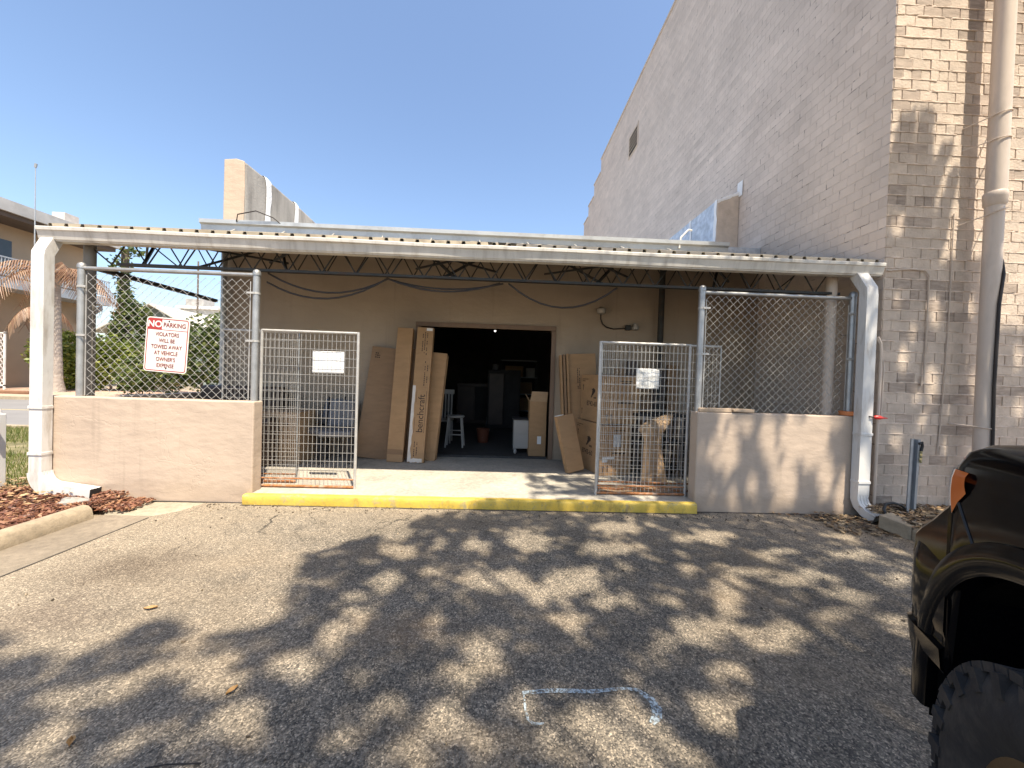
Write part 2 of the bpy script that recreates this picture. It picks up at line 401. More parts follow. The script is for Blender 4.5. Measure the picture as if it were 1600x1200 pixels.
m_galv = mat('galvanised steel', (.40, .40, .39), .45, .65, var=.16, vs=9, bs=30, bst=.08)
m_galv_l = mat('bright galvanised wire', (.50, .48, .445), .45, .3, var=.12, vs=12, bst=0)
m_rust = mat('rusted steel', (.36, .15, .055), .85, .1, var=.4, vs=20, bs=90, bst=.5, dirt=(.45, .36, .28), ds=9, da=.2)
m_iron = mat('dark painted iron', (.035, .036, .033), .6, .2, var=.3, vs=8, dirt=(.06, .035, .022), ds=14, da=.2)
m_roof = mat('aged roof sheet', (.46, .40, .30), .6, .25, var=.2, vs=3, dirt=(.2, .14, .09), ds=4, da=.3, stretch=(1, .25, 1))
m_gutter = mat('weathered gutter paint', (.60, .57, .51), .5, 0, var=.1, vs=2.5, dirt=(.30, .26, .21), ds=3.5, da=.35, bs=8, bst=.1, bd=.01, stretch=(2.5, 1, .5))
m_white = mat('white downspout paint', (.69, .67, .63), .42, 0, var=.05, vs=4, dirt=(.42, .37, .31), ds=8, da=.22, stretch=(1, 1, .22), bst=.25, bs=6, bd=.02)
m_upgut = mat('grey metal gutter', (.50, .52, .53), .4, .35, var=.1, vs=2, dirt=(.3, .3, .3), ds=5, da=.4)
m_paint = mat('fence vinyl', (.80, .79, .77), .4, var=.03)
CARD = (.385, .232, .115)
def cardb(name, col, **k): return mat(name, col, .8, var=.08, vs=4, bs=25, bst=.12, bd=.003, dirt=sc3(col, .75), ds=6, da=.4, stretch=(1, 1, 3), **k)
m_card = cardb('brown cardboard', CARD); m_card2 = cardb('pale cardboard', (.43, .29, .17)); m_card3 = cardb('dark cardboard', (.29, .18, .10))
m_ink = mat('box ink', (.055, .035, .025), .8, bst=0)
m_tape = mat('clear tape', (.62, .56, .50), .25, bst=.3, bs=14, bd=.004, dirt=(.5, .4, .3), ds=9)
m_paper = mat('white paper', (.80, .79, .76), .6, var=.03, bst=.05, bs=10)
m_plastic = mat('wrinkled clear plastic sleeve', (.62, .62, .60), .25, var=.1, bs=16, bst=.9, bd=.02)
m_black = mat('black rubber', (.02, .02, .02), .6, var=.2, bst=.1)
m_wire = mat('dark cable', (.022, .016, .013), .6, bst=0)
m_red = mat('sign red', (.40, .035, .03), .5, var=.08, bst=0)
m_redtxt = mat('sign lettering maroon', (.22, .03, .028), .5, var=.1, bst=0)
m_signw = mat('sign white', (.78, .74, .68), .45, var=.04, bst=0, dirt=(.6, .52, .42), ds=9, da=.4)
m_steel_u = mat('galvanised channel', (.30, .31, .32), .5, .5, var=.15, vs=10)
m_trim = mat('brown door trim', (.20, .13, .085), .6, var=.15, stretch=(3, 3, .4))
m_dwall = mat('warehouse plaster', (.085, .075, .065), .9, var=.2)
m_wood_w = mat('white painted wood', (.36, .345, .32), .5, var=.05)
m_dark = mat('dark fabric', (.03, .028, .028), .8, var=.3); m_greyf = mat('grey upholstery', (.22, .215, .22), .9, var=.12, bs=150)
m_brownl = mat('dark brown leather', (.055, .032, .022), .5, var=.25)
m_silver = mat('silver roof sealant', (.50, .53, .57), .5, .3, var=.25, vs=9, dirt=(.75, .76, .78), ds=5, da=.2, bs=12, bst=.6, bd=.02)
m_seal = mat('white sealant', (.80, .79, .77), .6, var=.06, bs=20, bst=.8, bd=.02)
m_orange = mat('orange clay', (.62, .20, .06), .6); m_redp = mat('red plastic', (.62, .04, .03), .35)

# ------------------------------------------------------------------ setting: ground
def sheet(name, x0, x1, y0, y1, z, m, nx=1, ny=1, kind='structure', amp=0, lab=None):
    mb = MB()
    mb.grid(lambda u, v: (x0+(x1-x0)*u, y0+(y1-y0)*v, z + (amp*noise.noise(Vector((u*9, v*9, 3.3))) if amp else 0)), nx, ny)
    return tag(mb.build(name, m), lab, kind=kind)
m_earth = mat('sandy soil', (.30, .24, .17), .95, var=.25, vs=.6, bs=30, bst=.5, bd=.01, dirt=(.14, .13, .05), ds=.5, da=.3)
m_road = mat('road asphalt', (.20, .19, .18), .9, var=.12, vs=.8, bs=60)
m_pave = mat('brick paving', (.48, .33, .24), .85, var=.18, vs=1.2, bs=20)
sheet('ground', -500, 500, -300, 700, -.03, m_earth)
ap = [(-3.42, -25), (40, -25), (40, 1.0), (4.22, 1.0), (4.22, 4.2), (4.5, 4.45), (-3.2, 4.45), (-3.28, 4.1), (-3.42, 3.95)]
mb = MB(); mb.v = [(x, y, 0) for x, y in ap]; mb.face(*range(len(ap))); tag(mb.build('asphalt', m_asph), kind='structure')
sheet('gutter_pan', -3.9, -3.42, -25, 3.95, .001, m_pan)
# broken concrete apron between kerb end and stucco wall
mb = MB(); ap2 = [(-3.9, 3.953), (-3.425, 3.953), (-3.28, 4.1), (-3.2, 4.398), (-4.2, 4.398), (-4.05, 4.15)]
mb.v = [(x, y, -.004) for x, y in ap2]; mb.face(*range(len(ap2))); tag(mb.build('concrete_apron', concrete('worn apron concrete', (.40, .345, .25), (.15, .12, .09), .8)), kind='structure')
sheet('road', -90, 60, 9.4, 16.2, -.02, m_road)
mb = MB(); mb.box(-90, -5, 9.22, 9.4, -.03, .03); mb.box(-90, -5, 16.2, 16.4, -.03, .1)
tag(mb.build('road_kerb', m_kerb), kind='structure')
sheet('sidewalk', -90, 20, 16.4, 26, -.01, m_pave)
mb = MB(); mb.box(-40, 0, 12.7, 12.8, -.0195, -.0155); tag(mb.build('road_marking', mat('worn yellow line', (.45, .36, .18), .8)), kind='structure')
mb = MB(); mb.box(-25.5, -22.2, 18.9, 19.15, -.005, .14)
tag(mb.build('wheel_stop', mat('brown wheel stop', (.22, .12, .07), .8), bevel=.03), 'low brown kerb bar lying on the brick paving by the palm', 'wheel stop')

# kerb with rounded top, mulch bed side
mb = MB(); prof = [(-4.06, -.03), (-4.06, .10), (-4.04, .125), (-4.0, .135), (-3.95, .125), (-3.92, .095), (-3.9, .02), (-3.9, -.03)]
n0 = 40
for i in range(n0+1):
    y = -12+(3.86+12)*i/n0
    for x, z in prof: mb.v.append((x+.006*noise.noise(Vector((x, y*2, 0))), y, z+.008*noise.noise(Vector((x*3, y*3, 5)))*(z > 0)))
k = len(prof)
for i in range(n0):
    for j in range(k-1): mb.face(i*k+j, i*k+j+1, (i+1)*k+j+1, (i+1)*k+j)
mb.face(*[n0*k+j for j in range(k)])
tag(mb.build('kerb', m_kerb, smooth=True), kind='structure')

# mulch bed: soil mound plus chips
m_soil = mat('mulch soil', (.15, .07, .04), .95, var=.4, vs=12, bs=30, bst=.8, bd=.02)
sheet('mulch_bed', -7.6, -4.05, -4, 4.6, .045, m_soil, 30, 60, amp=.04)
m_chip = leafmat('mulch chips', (.07, .024, .013), (.19, .075, .04), (.36, .20, .11), .0)
def chips(mb, n, fx, size, zf):
    for i in range(n):
        x, y = fx(); L = rnd.uniform(.5, 1.5)*size; W = L*rnd.uniform(.25, .5); a = rnd.uniform(0, PI); z = zf(x, y)
        mt = Matrix.Translation((x, y, z)) @ Matrix.Rotation(a, 4, 'Z') @ Matrix.Rotation(rnd.uniform(-.6, .6), 4, 'X') @ Matrix.Rotation(rnd.uniform(-.5, .5), 4, 'Y')
        mb.box(-L, L, -W, W, -.004, .006, mt)
mb = MB()
chips(mb, 8500, lambda: (rnd.uniform(-6.3, -4.05), rnd.uniform(2.2, 4.55)), .017, lambda x, y: .07+.035*noise.noise(Vector((x*3, y*3, 1)))+rnd.uniform(0, .03))
chips(mb, 260, lambda: (rnd.uniform(-4.1, -3.75), rnd.uniform(4.0, 4.38)), .02, lambda x, y: .02+rnd.uniform(0, .03))
tag(mb.build('mulch', m_chip), kind='stuff')
m_lleaf = leafmat('dry leaves', (.20, .10, .045), (.42, .27, .13), (.55, .42, .25), .15)
mb = MB()
for i in range(420):
    x, y = rnd.uniform(-6.2, -4.5), rnd.uniform(3.75, 4.7); L = rnd.uniform(.018, .04); a = rnd.uniform(0, 6.3)
    mt = Matrix.Translation((x, y, .11+rnd.uniform(0, .03))) @ Matrix.Rotation(a, 4, 'Z') @ Matrix.Rotation(rnd.uniform(-.6, .6), 4, 'X')
    p = [mt @ Vector(q) for q in ((-L, 0, 0), (0, -L*.5, .006), (L, 0, 0), (0, L*.5, .006))]; mb.quad(*p)
for i in range(900):
    x = rnd.uniform(3.2, 5.6); y = rnd.uniform(3.3, 4.38)
    if x < 4.2 and (y < 4.38-.5*(x-3.2) or rnd.random() < .5): continue
    z = .012 if x < 4.2 else .13
    L = rnd.uniform(.015, .04); a = rnd.uniform(0, 6.3)
    mt = Matrix.Translation((x, y, z+rnd.uniform(0, .03))) @ Matrix.Rotation(a, 4, 'Z') @ Matrix.Rotation(rnd.uniform(-.5, .5), 4, 'X')
    p = [mt @ Vector(q) for q in ((-L, 0, 0), (0, -L*.5, .006), (L, 0, 0), (0, L*.5, .006))]; mb.quad(*p)
tag(mb.build('leaf_litter', m_lleaf), kind='stuff')
# right-hand planting strip against the brick wall
mb = MB(); mb.grid(lambda u, v: (4.24+4*u, 0+4.4*v, .09+.05*noise.noise(Vector((u*12, v*9, 2)))), 30, 30)
tag(mb.build('planting_soil', mat('dark garden soil', (.12, .085, .055), .95, var=.4, vs=9, bs=30, bst=.9, bd=.03)), kind='structure')
mb = MB(); chips(mb, 900, lambda: (rnd.uniform(4.25, 5.8), rnd.uniform(3.4, 4.38)), .025, lambda x, y: .13+rnd.uniform(0, .03))
chips(mb, 160, lambda: (rnd.uniform(3.6, 4.22), rnd.uniform(3.75, 4.36)), .022, lambda x, y: .012+rnd.uniform(0, .01))
tag(mb.build('bark_debris', leafmat('bark debris', (.06, .04, .025), (.17, .11, .06), (.35, .25, .14), 0)), kind='stuff')
# dark dirt line along the wall foot
mb = MB()
for x0, x1, y in ((-4.0, -2.78, 4.395), (-2.8, 2.34, 4.325), (2.34, 4.3, 4.395)):
    n = int((x1-x0)/.05)
    for i in range(n):
        a, b2 = x0+(x1-x0)*i/n, x0+(x1-x0)*(i+1)/n
        wa = .012+.03*abs(noise.noise(Vector((a*5, y, 0)))); wb = .012+.03*abs(noise.noise(Vector((b2*5, y, 0))))
        mb.quad((a, y-wa, .004), (b2, y-wb, .004), (b2, y+.01, .004), (a, y+.01, .004))
n = 120
for i in range(n):
    a, b2 = -1.5+5.4*i/n, -1.5+5.4*(i+1)/n
    wa = .006+.016*abs(noise.noise(Vector((a*5, 3, 0)))); wb = .006+.016*abs(noise.noise(Vector((b2*5, 3, 0))))
    mb.quad((-3.42-wa, a, .0035), (-3.42+wa, a, .0035), (-3.42+wb, b2, .0035), (-3.42-wb, b2, .0035))
tag(mb.build('dirt', mat('dark silt', (.05, .042, .035), .95), recalc=True), kind='stuff')
mb = MB()
chips(mb, 330, lambda: (rnd.uniform(-3.3, 4.1), rnd.choice((rnd.uniform(4.2, 4.32), rnd.uniform(4.1, 4.32), rnd.uniform(1.2, 4.3)))), .006, lambda x, y: .006)
tag(mb.build('grit', leafmat('grit', (.06, .05, .038), (.16, .12, .08), (.38, .30, .2), 0)), kind='stuff')
# grass verge
sheet('verge', -90, -5.05, 4.62, 9.22, -.024, mat('verge soil', (.17, .15, .07), .95, var=.35, vs=2.5, bs=40, bst=.5, bd=.01, dirt=(.33, .26, .17), ds=.9, da=.15))
m_grass = leafmat('verge grass', (.09, .13, .025), (.17, .20, .05), (.30, .27, .11), .3)
mb = MB()
for i in range(34000):
    y = rnd.uniform(4.7, 9.2); x = rnd.uniform(-15, -5.2)
    if 6.6 < y < 7.5+.3*noise.noise(Vector((x, 0, 0))) and rnd.random() < .9: continue
    h = rnd.uniform(.03, .075); a = rnd.uniform(0, 6.3); l = rnd.uniform(-.03, .03); w_ = .006
    mb.tri((x-w_*math.cos(a), y-w_*math.sin(a), -.02), (x+w_*math.cos(a), y+w_*math.sin(a), -.02), (x+l, y+rnd.uniform(-.03, .03), h))
tag(mb.build('grass', m_grass), kind='stuff')

# ------------------------------------------------------------------ tall brick building
TX, TY = 4.5, 4.4
tb = thing('tall_brick_building', 'tall building of painted beige brick rising past the frame on the right', 'building', (10, 12, 0))
prof = [(TY, -.05), (21.5, -.05), (21.5, 10.2), (20.5, 10.2), (20.5, 10.75), (19.35, 10.75), (19.35, 11.3), (18.1, 11.3), (18.1, 11.9), (TY, 11.9)]
mb = MB(); mb.prism(prof, 'x', TX, 20)
for i, f in enumerate(mb.f): pass
mb.mi = [0]*len(mb.f); mb.mi[0] = 0; mb.mi[1] = 0
for i in range(2, len(mb.f)): mb.mi[i] = 1
mb.mi[2+len(prof)-1] = 2
wall = mb.build('brick_wall', [m_brick_side, m_brick_far, m_mortar], tb)
mb = MB()
row, bl = .1225, .2185
for r in range(0, 97):
    z0 = r*row; x = TX - (0 if r % 2 else bl*.5) + .003
    header = rnd.random() < .06
    while x < 8.3:
        L = bl*(.5 if header else 1)*rnd.uniform(.97, 1.03)
        hj = .0012 if rnd.random() < .72 else .004
        a, b2 = max(x, TX+.002)+hj, x+L-hj
        if b2-a > .04:
            wn = .5*noise.noise(Vector((x*1.1, z0*1.3, 4.))) + .25*noise.noise(Vector((x*.3, r*.9, 9.))) + rnd.uniform(-.22, .22)
            mb.m = 1 if wn > .20-(.14 if z0 > 4.2 else 0) else 0
            d = rnd.uniform(.004, .010); j = lambda: rnd.uniform(-.0036, .0036); s_ = .005
            gap = .004+(rnd.random()**3)*.008
            zb, zt = z0+gap, z0+row-.003; m_ = 5
            lo = [(a+(b2-a)*i/m_, zb+j()*1.3) for i in range(m_+1)]; hi = [(a+(b2-a)*i/m_+j()*.4, zt+j()*.6) for i in range(m_+1)]
            tl = rnd.uniform(-.003, .003); n = len(mb.v); cx, cz = (a+b2)/2, (zb+zt)/2; K = 2*(m_+1)
            out = lo+hi[::-1]
            mb.v += [(p, TY, q) for p, q in out] + [(p+(s_ if p < cx else -s_)*(1 if i in (0, m_, m_+1, K-1) else 0), TY-d-tl*(p-cx)/.1, q+(s_*.8 if q < cz else -s_)) for i, (p, q) in enumerate(out)]
            mb.face(*range(n+K, n+2*K))
            for i in range(K): mb.face(n+i, n+(i+1) % K, n+K+(i+1) % K, n+K+i)
        x += L
mb.build('brickwork', [m_brk, m_brk_worn], tb)
mb = MB()
for r in range(1, 97):
    zc_ = r*row; n0 = len(mb.v); nseg = 126
    for i in range(nseg+1):
        x = TX+.001+(8.3-TX)*i/nseg
        w1 = noise.noise(Vector((x*9, r*3.1, 0))); w2 = noise.noise(Vector((x*23, r*5.7, 3))); th = .0065+.004*w1+.0035*w2
        zz = zc_+.001+.0035*noise.noise(Vector((x*5, r*2.3, 7)))
        pr_ = .0125+.004*w2+.003*w1
        if noise.noise(Vector((x*4, r*1.9, 12))) < -.28: pr_ = .003
        for y, z in ((TY-.001, zz+th+.003), (TY-pr_*.8, zz+th), (TY-pr_, zz-.001), (TY-pr_*.85, zz-th), (TY-.001, zz-th-.001)): mb.v.append((x, y, z))
    for i in range(nseg):
        for j in range(4):
            a = n0+i*5+j; mb.face(a, a+1, a+6, a+5)
    mb.face(*[n0+j for j in range(5)][::-1])
mb.build('mortar_joint', m_mortar, tb, smooth=True)
mb = MB()
for y0, y1, z in ((TY-.02, 18.12, 11.9), (18.12, 19.37, 11.3), (19.37, 20.52, 10.75), (20.52, 21.53, 10.2)):
    mb.box(TX-.035, TX+.4, y0, y1, z, z+.06)
mb.build('coping', mat('coping', (.50, .44, .38), .8), tb, bevel=.01)
vt = MB(); vt.box(TX-.02, TX+.02, 13.1, 14.05, 9.6, 9.66).box(TX-.02, TX+.02, 13.1, 14.05, 10.36, 10.42).box(TX-.02, TX+.02, 13.1, 13.17, 9.66, 10.36).box(TX-.02, TX+.02, 13.98, 14.05, 9.66, 10.36)
v0 = vt.build('louvre_vent', m_brk, tb)
vt = MB(); vt.box(TX-.006, TX+.01, 13.17, 13.98, 9.66, 10.36); vt.build('vent_opening', m_black, v0)
vt = MB()
for i in range(5):
    z = 9.72+i*.135; vt.quad((TX-.012, 13.17, z+.1), (TX-.012, 13.98, z+.1), (TX-.05, 13.98, z), (TX-.05, 13.17, z))
vt.build('vent_blade', m_brk, v0, solid=.012)

# big drain pipe on the brick front
dp = thing('drain_pipe', 'thick beige drain pipe with collar running up the brick wall', 'drain pipe', (5.56, 4.2, 0))
m_pipe = mat('painted pipe', (.60, .50, .41), .5, var=.06, vs=3, dirt=(.4, .33, .27), ds=5, da=.4, stretch=(1, 1, .25))
MB().tube([(5.56, 4.2, 0), (5.56, 4.2, 3.78)], .078, 24).build('lower_pipe', m_pipe, dp, smooth=True)
MB().tube([(5.565, 4.2, 3.72), (5.565, 4.2, 12)], .086, 24).build('upper_pipe', m_pipe, dp, smooth=True)
MB().lathe([(.08, 3.62), (.094, 3.64), (.094, 3.70), (.099, 3.71), (.099, 3.76), (.09, 3.78)], (5.56, 4.2, 0), seg=24).build('collar', m_pipe, dp, smooth=True)
for z, dz in ((4.65, .05), (4.36, .02), (3.56, .09), (1.1, -.03)):
    pts = []
    for i in range(11):
        a = PI*i/10; pts.append((5.56-.095*math.cos(a), 4.2-.095*math.sin(a), z+dz*(i/10-.5)))
    pts = [(5.37, 4.39, z-dz)] + pts + [(5.75, 4.39, z+dz)]
    MB().tube(pts, .006, 6).build('strap', m_pipe, dp, smooth=True)
pts = [(5.64, 4.23, 3.12), (5.640, 4.17, 3.0), (5.60, 4.12, 2.84), (5.552, 4.110, 2.5), (5.54, 4.108, 1.6), (5.555, 4.106, .9), (5.56, 4.106, .05)]
tag(MB().tube(pts, .016, 8).build('pipe_cable', m_wire, smooth=True), 'black cable running down beside the thick beige drain pipe', 'cable')
pts = [(4.51, 4.37, 2.9), (4.8, 4.375, 2.93), (4.98, 4.375, 2.92), (5.03, 4.375, 2.86), (5.03, 4.375, 2.0), (5.02, 4.375, 1.62), (4.99, 4.37, 1.56), (4.995, 4.37, 1.68)]
tag(MB().tube(pts, .009, 6).build('wall_conduit', m_brk, smooth=True), 'thin painted cable bent down the brick wall left of the drain pipe', 'conduit')
pts = [(5.30, 4.378, 3.6), (5.30, 4.378, 2.2), (5.27, 4.378, 1.3), (5.24, 4.378, .75)]
tag(MB().tube(pts, .007, 6).build('wall_wire', m_brk, smooth=True), 'fine painted wire hanging straight down bricks close to the drain pipe', 'wire')
cd = MB().tube([(4.47, 4.36, .1), (4.47, 4.36, 1.9), (4.46, 4.36, 2.05), (4.43, 4.37, 2.12)], .018, 8)
cd.tube([(4.50, 4.355, 1.2), (4.505, 4.35, 1.75), (4.47, 4.35, 2.0), (4.42, 4.37, 2.1)], .008, 6)
tag(cd.build('corner_conduit', m_pipe, smooth=True), 'slim beige conduit standing between white downspout and brick corner', 'conduit')

# ------------------------------------------------------------------ low building behind the dock
BX0, BX1, BY = -4.65, 4.49, 6.6
DX0, DX1, DZ, DH = -1.36, .885, .112, 2.33
lb = thing('low_warehouse', 'low tan stucco warehouse with wide dark doorway behind the covered dock', 'building', (0, 10, 0))
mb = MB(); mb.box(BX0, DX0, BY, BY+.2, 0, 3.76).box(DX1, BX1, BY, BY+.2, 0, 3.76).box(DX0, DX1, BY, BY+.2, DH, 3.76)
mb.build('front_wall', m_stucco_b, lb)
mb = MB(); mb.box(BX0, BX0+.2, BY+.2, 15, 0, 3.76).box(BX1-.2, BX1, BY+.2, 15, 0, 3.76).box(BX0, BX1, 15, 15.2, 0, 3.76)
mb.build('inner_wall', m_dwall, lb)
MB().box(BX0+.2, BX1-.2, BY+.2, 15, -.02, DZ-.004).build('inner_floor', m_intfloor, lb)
MB().box(BX0, BX1, BY-.02, 20.5, 3.765, 3.9).build('flat_roof', m_silver, lb)
mb = MB(); t_ = .075; mb.box(DX0-t_, DX0, BY-.025, BY+.21, DZ, DH).box(DX1, DX1+t_, BY-.025, BY+.21, DZ, DH).box(DX0-t_, DX1+t_, BY-.025, BY+.21, DH, DH+t_)
mb.build('door_frame', m_trim, lb, bevel=.006)
# left parapet, stepped by sealant joints
mb = MB(); ys = [BY, 7.2, 7.35, 8.1, 8.2, 9.2, 9.3, 11, 13, 16, 20]
pp = [(BY+.0, 3.9)] + [(20, 3.9)] + [(y, 4.96+.05*noise.noise(Vector((y*2, 0, 0)))-(y-BY)*.006) for y in ys[::-1]]
mb.prism(pp, 'x', BX0, BX0+.33); pa = mb.build('parapet', m_parapet, lb, bevel=.035)
mb = MB(); mb.prism([(BX0-.002, 3.9), (BX0+.325, 3.9), (BX0+.335, 4.5), (BX0+.325, 4.95), (BX0+.2, 4.985), (BX0, 4.965)], 'y', BY-.03, BY-.002)
mb.build('parapet_face', m_stucco, lb, bevel=.012)
def sealband(y0, w_):
    mb = MB()
    def fn(u, v):
        d = u*1.45; e = (.5-abs(v-.5))*2
        ww = w_*(1+.35*noise.noise(Vector((d*3, y0, 1)))); y = y0+(v-.5)*ww+.06*noise.noise(Vector((d*2, y0, 7)))
        z = 3.92+d; x = BX0+.342+.004*e
        if d > 1.06: x = BX0+.342-(d-1.06); z = 4.985+.01*e
        return (x, y, z)
    mb.grid(fn, 24, 4); return mb
for y0, w_ in ((7.22, .17), (8.2, .15), (9.5, .25), (11.2, .3)):
    sealband(y0, w_).build('sealant_band', m_seal, pa, smooth=True)
# right parapet pier against the brick wall, silver flashing
mb = MB(); mb.prism([(4.08, 3.9), (4.49, 3.9), (4.49, 5.22), (4.08, 5.04)], 'y', 7.3, 20)
rp = mb.build('roof_pier', m_silver, lb)
MB().prism([(4.075, 3.9), (4.49, 3.9), (4.49, 5.19), (4.075, 5.02)], 'y', 7.262, 7.298).build('pier_face', m_brk, lb)
for yy, ww in ((7.33, .09), (8.3, .07)):
    mb = MB(); mb.grid(lambda u, v: (4.072-.004*math.sin(PI*v), yy+(v-.5)*ww*(1+.5*noise.noise(Vector((u*7, yy, 0))))+.03*noise.noise(Vector((u*5, 2, yy))), 3.9+u*1.15), 20, 3); mb.build('pier_sealant', m_seal, rp, smooth=True)
mb = MB(); mb.grid(lambda u, v: (4.07+.42*u, 7.258-.008*math.sin(PI*v), 5.0+.18*u+(v-.5)*.07*(1+.6*noise.noise(Vector((u*8, 3, 0))))), 16, 3); mb.build('pier_sealant', m_seal, rp, smooth=True)
mb = MB(); mb.grid(lambda u, v: (4.484-.004*math.sin(PI*v), 7.24+(v-.5)*.16, 5.1+.28*u), 6, 3); mb.build('pier_sealant', m_seal, rp, smooth=True)
# eave gutter of the low building
def kprof(y, z, h, d): return [(y, z), (y, z-h), (y-d*.62, z-h), (y-d*.72, z-h*.72), (y-d*.92, z-h*.42), (y-d, z-h*.12), (y-d, z)]
mb = MB(); mb.prism([(BY-.02, 3.93), (BY-.02, 3.77), (BY-.10, 3.77), (BY-.105, 3.85), (BY-.145, 3.87), (BY-.15, 3.93), (BY-.138, 3.93), (BY-.132, 3.885), (BY-.09, 3.86), (BY-.035, 3.86), (BY-.032, 3.93)], 'x', -4.95, 3.86)
eg = mb.build('eave_gutter', m_upgut, lb)
for i in range(11):
    x = -4.4+i*.8; MB().tube([(x, BY-.11, 3.79), (x+.02, BY-.2, 3.74), (x+.01, BY-.26, 3.70)], .006, 5).build('gutter_hook', m_gutter, eg)
MB().tube([(3.0, BY-.12, 3.80), (3.02, BY-.12, 3.98), (3.16, BY-.1, 4.13), (3.22, BY-.1, 4.12)], .016, 8).build('vent_pipe', m_white, eg)

# loading dock
ld = thing('loading_dock', 'raised concrete loading dock floor with a worn yellow front edge', 'loading dock', (0, 5.4, 0))
MB().box(-4.64, 4.49, 4.4052, 6.598, -.02, DZ).build('slab', m_conc, ld)
mb = MB()
def kfn(u, v):
    x = -2.79+5.12*u; a = v*PI/2
    pr_ = [(4.332, -.02), (4.33, .05), (4.332, .088), (4.337, .103), (4.350, .112), (4.375, .1145), (4.409, .114), (4.410, .09)]
    i = min(int(round(v*7)), 7); y, z = pr_[i]
    return (x, y+.012*noise.noise(Vector((x*4, 1, z*6)))-.006, z+(.006*noise.noise(Vector((x*5, y*9, 2))) if 0 < z else 0))
mb.grid(kfn, 120, 7)
n = len(mb.v); mb.face(*range(0, 8)); mb.face(*range(n-8, n))
mb.build('yellow_edge', m_yellow, ld, smooth=True)

# stucco walls
def stwall(lab, x0, x1, y0, y1, z0, z1, dz=0, m=m_stucco):
    mb = MB()
    nx = max(2, int((x1-x0)/.12)); nz = 10
    def top(x): return z1+dz*(x-x0)/(x1-x0)+.006*noise.noise(Vector((x*3, 1, 1)))
    poly = [(x0+(x1-x0)*i/nx, z0) for i in range(nx+1)] + [(x1-(x1-x0)*i/nx, top(x1-(x1-x0)*i/nx)) for i in range(nx+1)]
    mb.prism(poly, 'y', y0, y1)
    return tag(mb.build('stucco_wall', m, bevel=.014), lab, 'wall')
stwall('low tan stucco wall standing in full sun under the no parking sign', -5.04, -2.735, TY, TY+.17, -.03, 1.14)
stwall('low tan stucco wall dappled by tree shade beside the brick building', 2.335, 4.40, TY, TY+.17, -.03, 1.175)
mb = MB(); mb.box(-5.04, -4.88, TY+.172, BY-.002, -.03, 1.10)
tag(mb.build('stucco_wall', m_stucco, bevel=.012), 'short stucco side wall running back to the warehouse at the open left end', 'wall')

# ------------------------------------------------------------------ canopy
cn = thing('canopy', 'long sloped canopy of ribbed metal sheet on open steel joists over the dock', 'canopy', (0, 5.5, 0))
CX0, CX1 = -5.06, 4.46
mb = MB(); pitch = .172; nrib = int((CX1-CX0)/pitch); prof = []
for i in range(nrib):
    x = CX0+i*pitch
    prof += [(x, 0), (x+.115, 0), (x+.125, .046), (x+.160, .046)]
prof.append((CX0+nrib*pitch, 0))
slope = (3.71-2.952)/(6.56-4.40)
for j, yy in enumerate((4.366, 5.1, 5.8, 6.45)):
    for x, dz in prof: mb.v.append((x, yy+.012*noise.noise(Vector((x*6, yy, 0))), 2.984+(yy-4.40)*slope+dz+.008*noise.noise(Vector((x*2, yy*2, 3)))))
k = len(prof)
for j in range(3):
    for i in range(k-1): mb.face(j*k+i, j*k+i+1, (j+1)*k+i+1, (j+1)*k+i)
mb.build('ribbed_roof', m_roof, cn, solid=.003)
mb = MB(); mb.grid(lambda u, v: (CX0+.03+(CX1-CX0-.06)*u, 4.47+2.09*v, 2.984+(4.47+2.09*v-4.40)*slope-.016), 1, 1); mb.build('roof_shade_sheet', mat('painted roof shade', (.05, .042, .034), .9, var=.3, vs=2), cn)  # added sheet, its dark colour paints the shade beneath the roof
# gutter with dents
mb = MB(); gp = [(4.50, 2.945), (4.50, 2.838), (4.402, 2.836), (4.398, 2.848), (4.386, 2.852), (4.374, 2.90), (4.362, 2.938), (4.350, 2.944), (4.348, 2.974), (4.354, 2.982), (4.368, 2.980), (4.372, 2.95), (4.405, 2.862), (4.49, 2.862), (4.49, 2.945)]
ng = 110
for i in range(ng+1):
    x = CX0+(4.475-CX0)*i/ng
    dent = math.exp(-((x+2.0)/.55)**2)*.016 + math.exp(-((x+.1)/.35)**2)*.012 + math.exp(-((x-2.9)/.4)**2)*.008
    for (y, z) in gp:
        fr = max(0, (4.45-y)/.1)
        mb.v.append((x, y+dent*fr*(1 if z < 2.94 else -.4)+.003*noise.noise(Vector((x*2, y*9, z*9))), z+.006*noise.noise(Vector((x*.8, 0, 0)))+dent*.25*fr))
k = len(gp)
for i in range(ng):
    for j in range(k): mb.face(i*k+j, i*k+(j+1) % k, (i+1)*k+(j+1) % k, (i+1)*k+j)
mb.face(*range(k)[::-1]); mb.face(*range(ng*k, ng*k+k))
gutter = mb.build('gutter', m_gutter, cn, smooth=True)
def roofz(y): return 2.984+(y-4.40)*slope
def joist(y, zb, zt, x0, x1, ph=0.0):
    mb = MB()
    for dy in (-.02, .02):
        mb.box(x0, x1, y+dy-.014, y+dy+.014, zt-.04, zt)
        mb.box(x0+.5, x1-.25, y+dy-.012, y+dy+.012, zb, zb+.028)
    h = .2; x = x0+.42+ph; up = False; pts = []
    pts.append((x0+.05, y, zt-.03))
    while x < x1-.3:
        pts.append((x, y, zt-.02 if up else zb+.012)); up = not up; x += h
    pts.append((x1-.05, y, zt-.03))
    for a, b2 in zip(pts, pts[1:]): mb.tube([a, b2], .0085, 6)
    return mb
joist(4.64, 2.655, 3.0, -4.95, 4.42).build('joist', m_iron, cn)
joist(5.45, 2.862, 3.26, -4.95, 4.42, .09).build('joist', m_iron, cn)
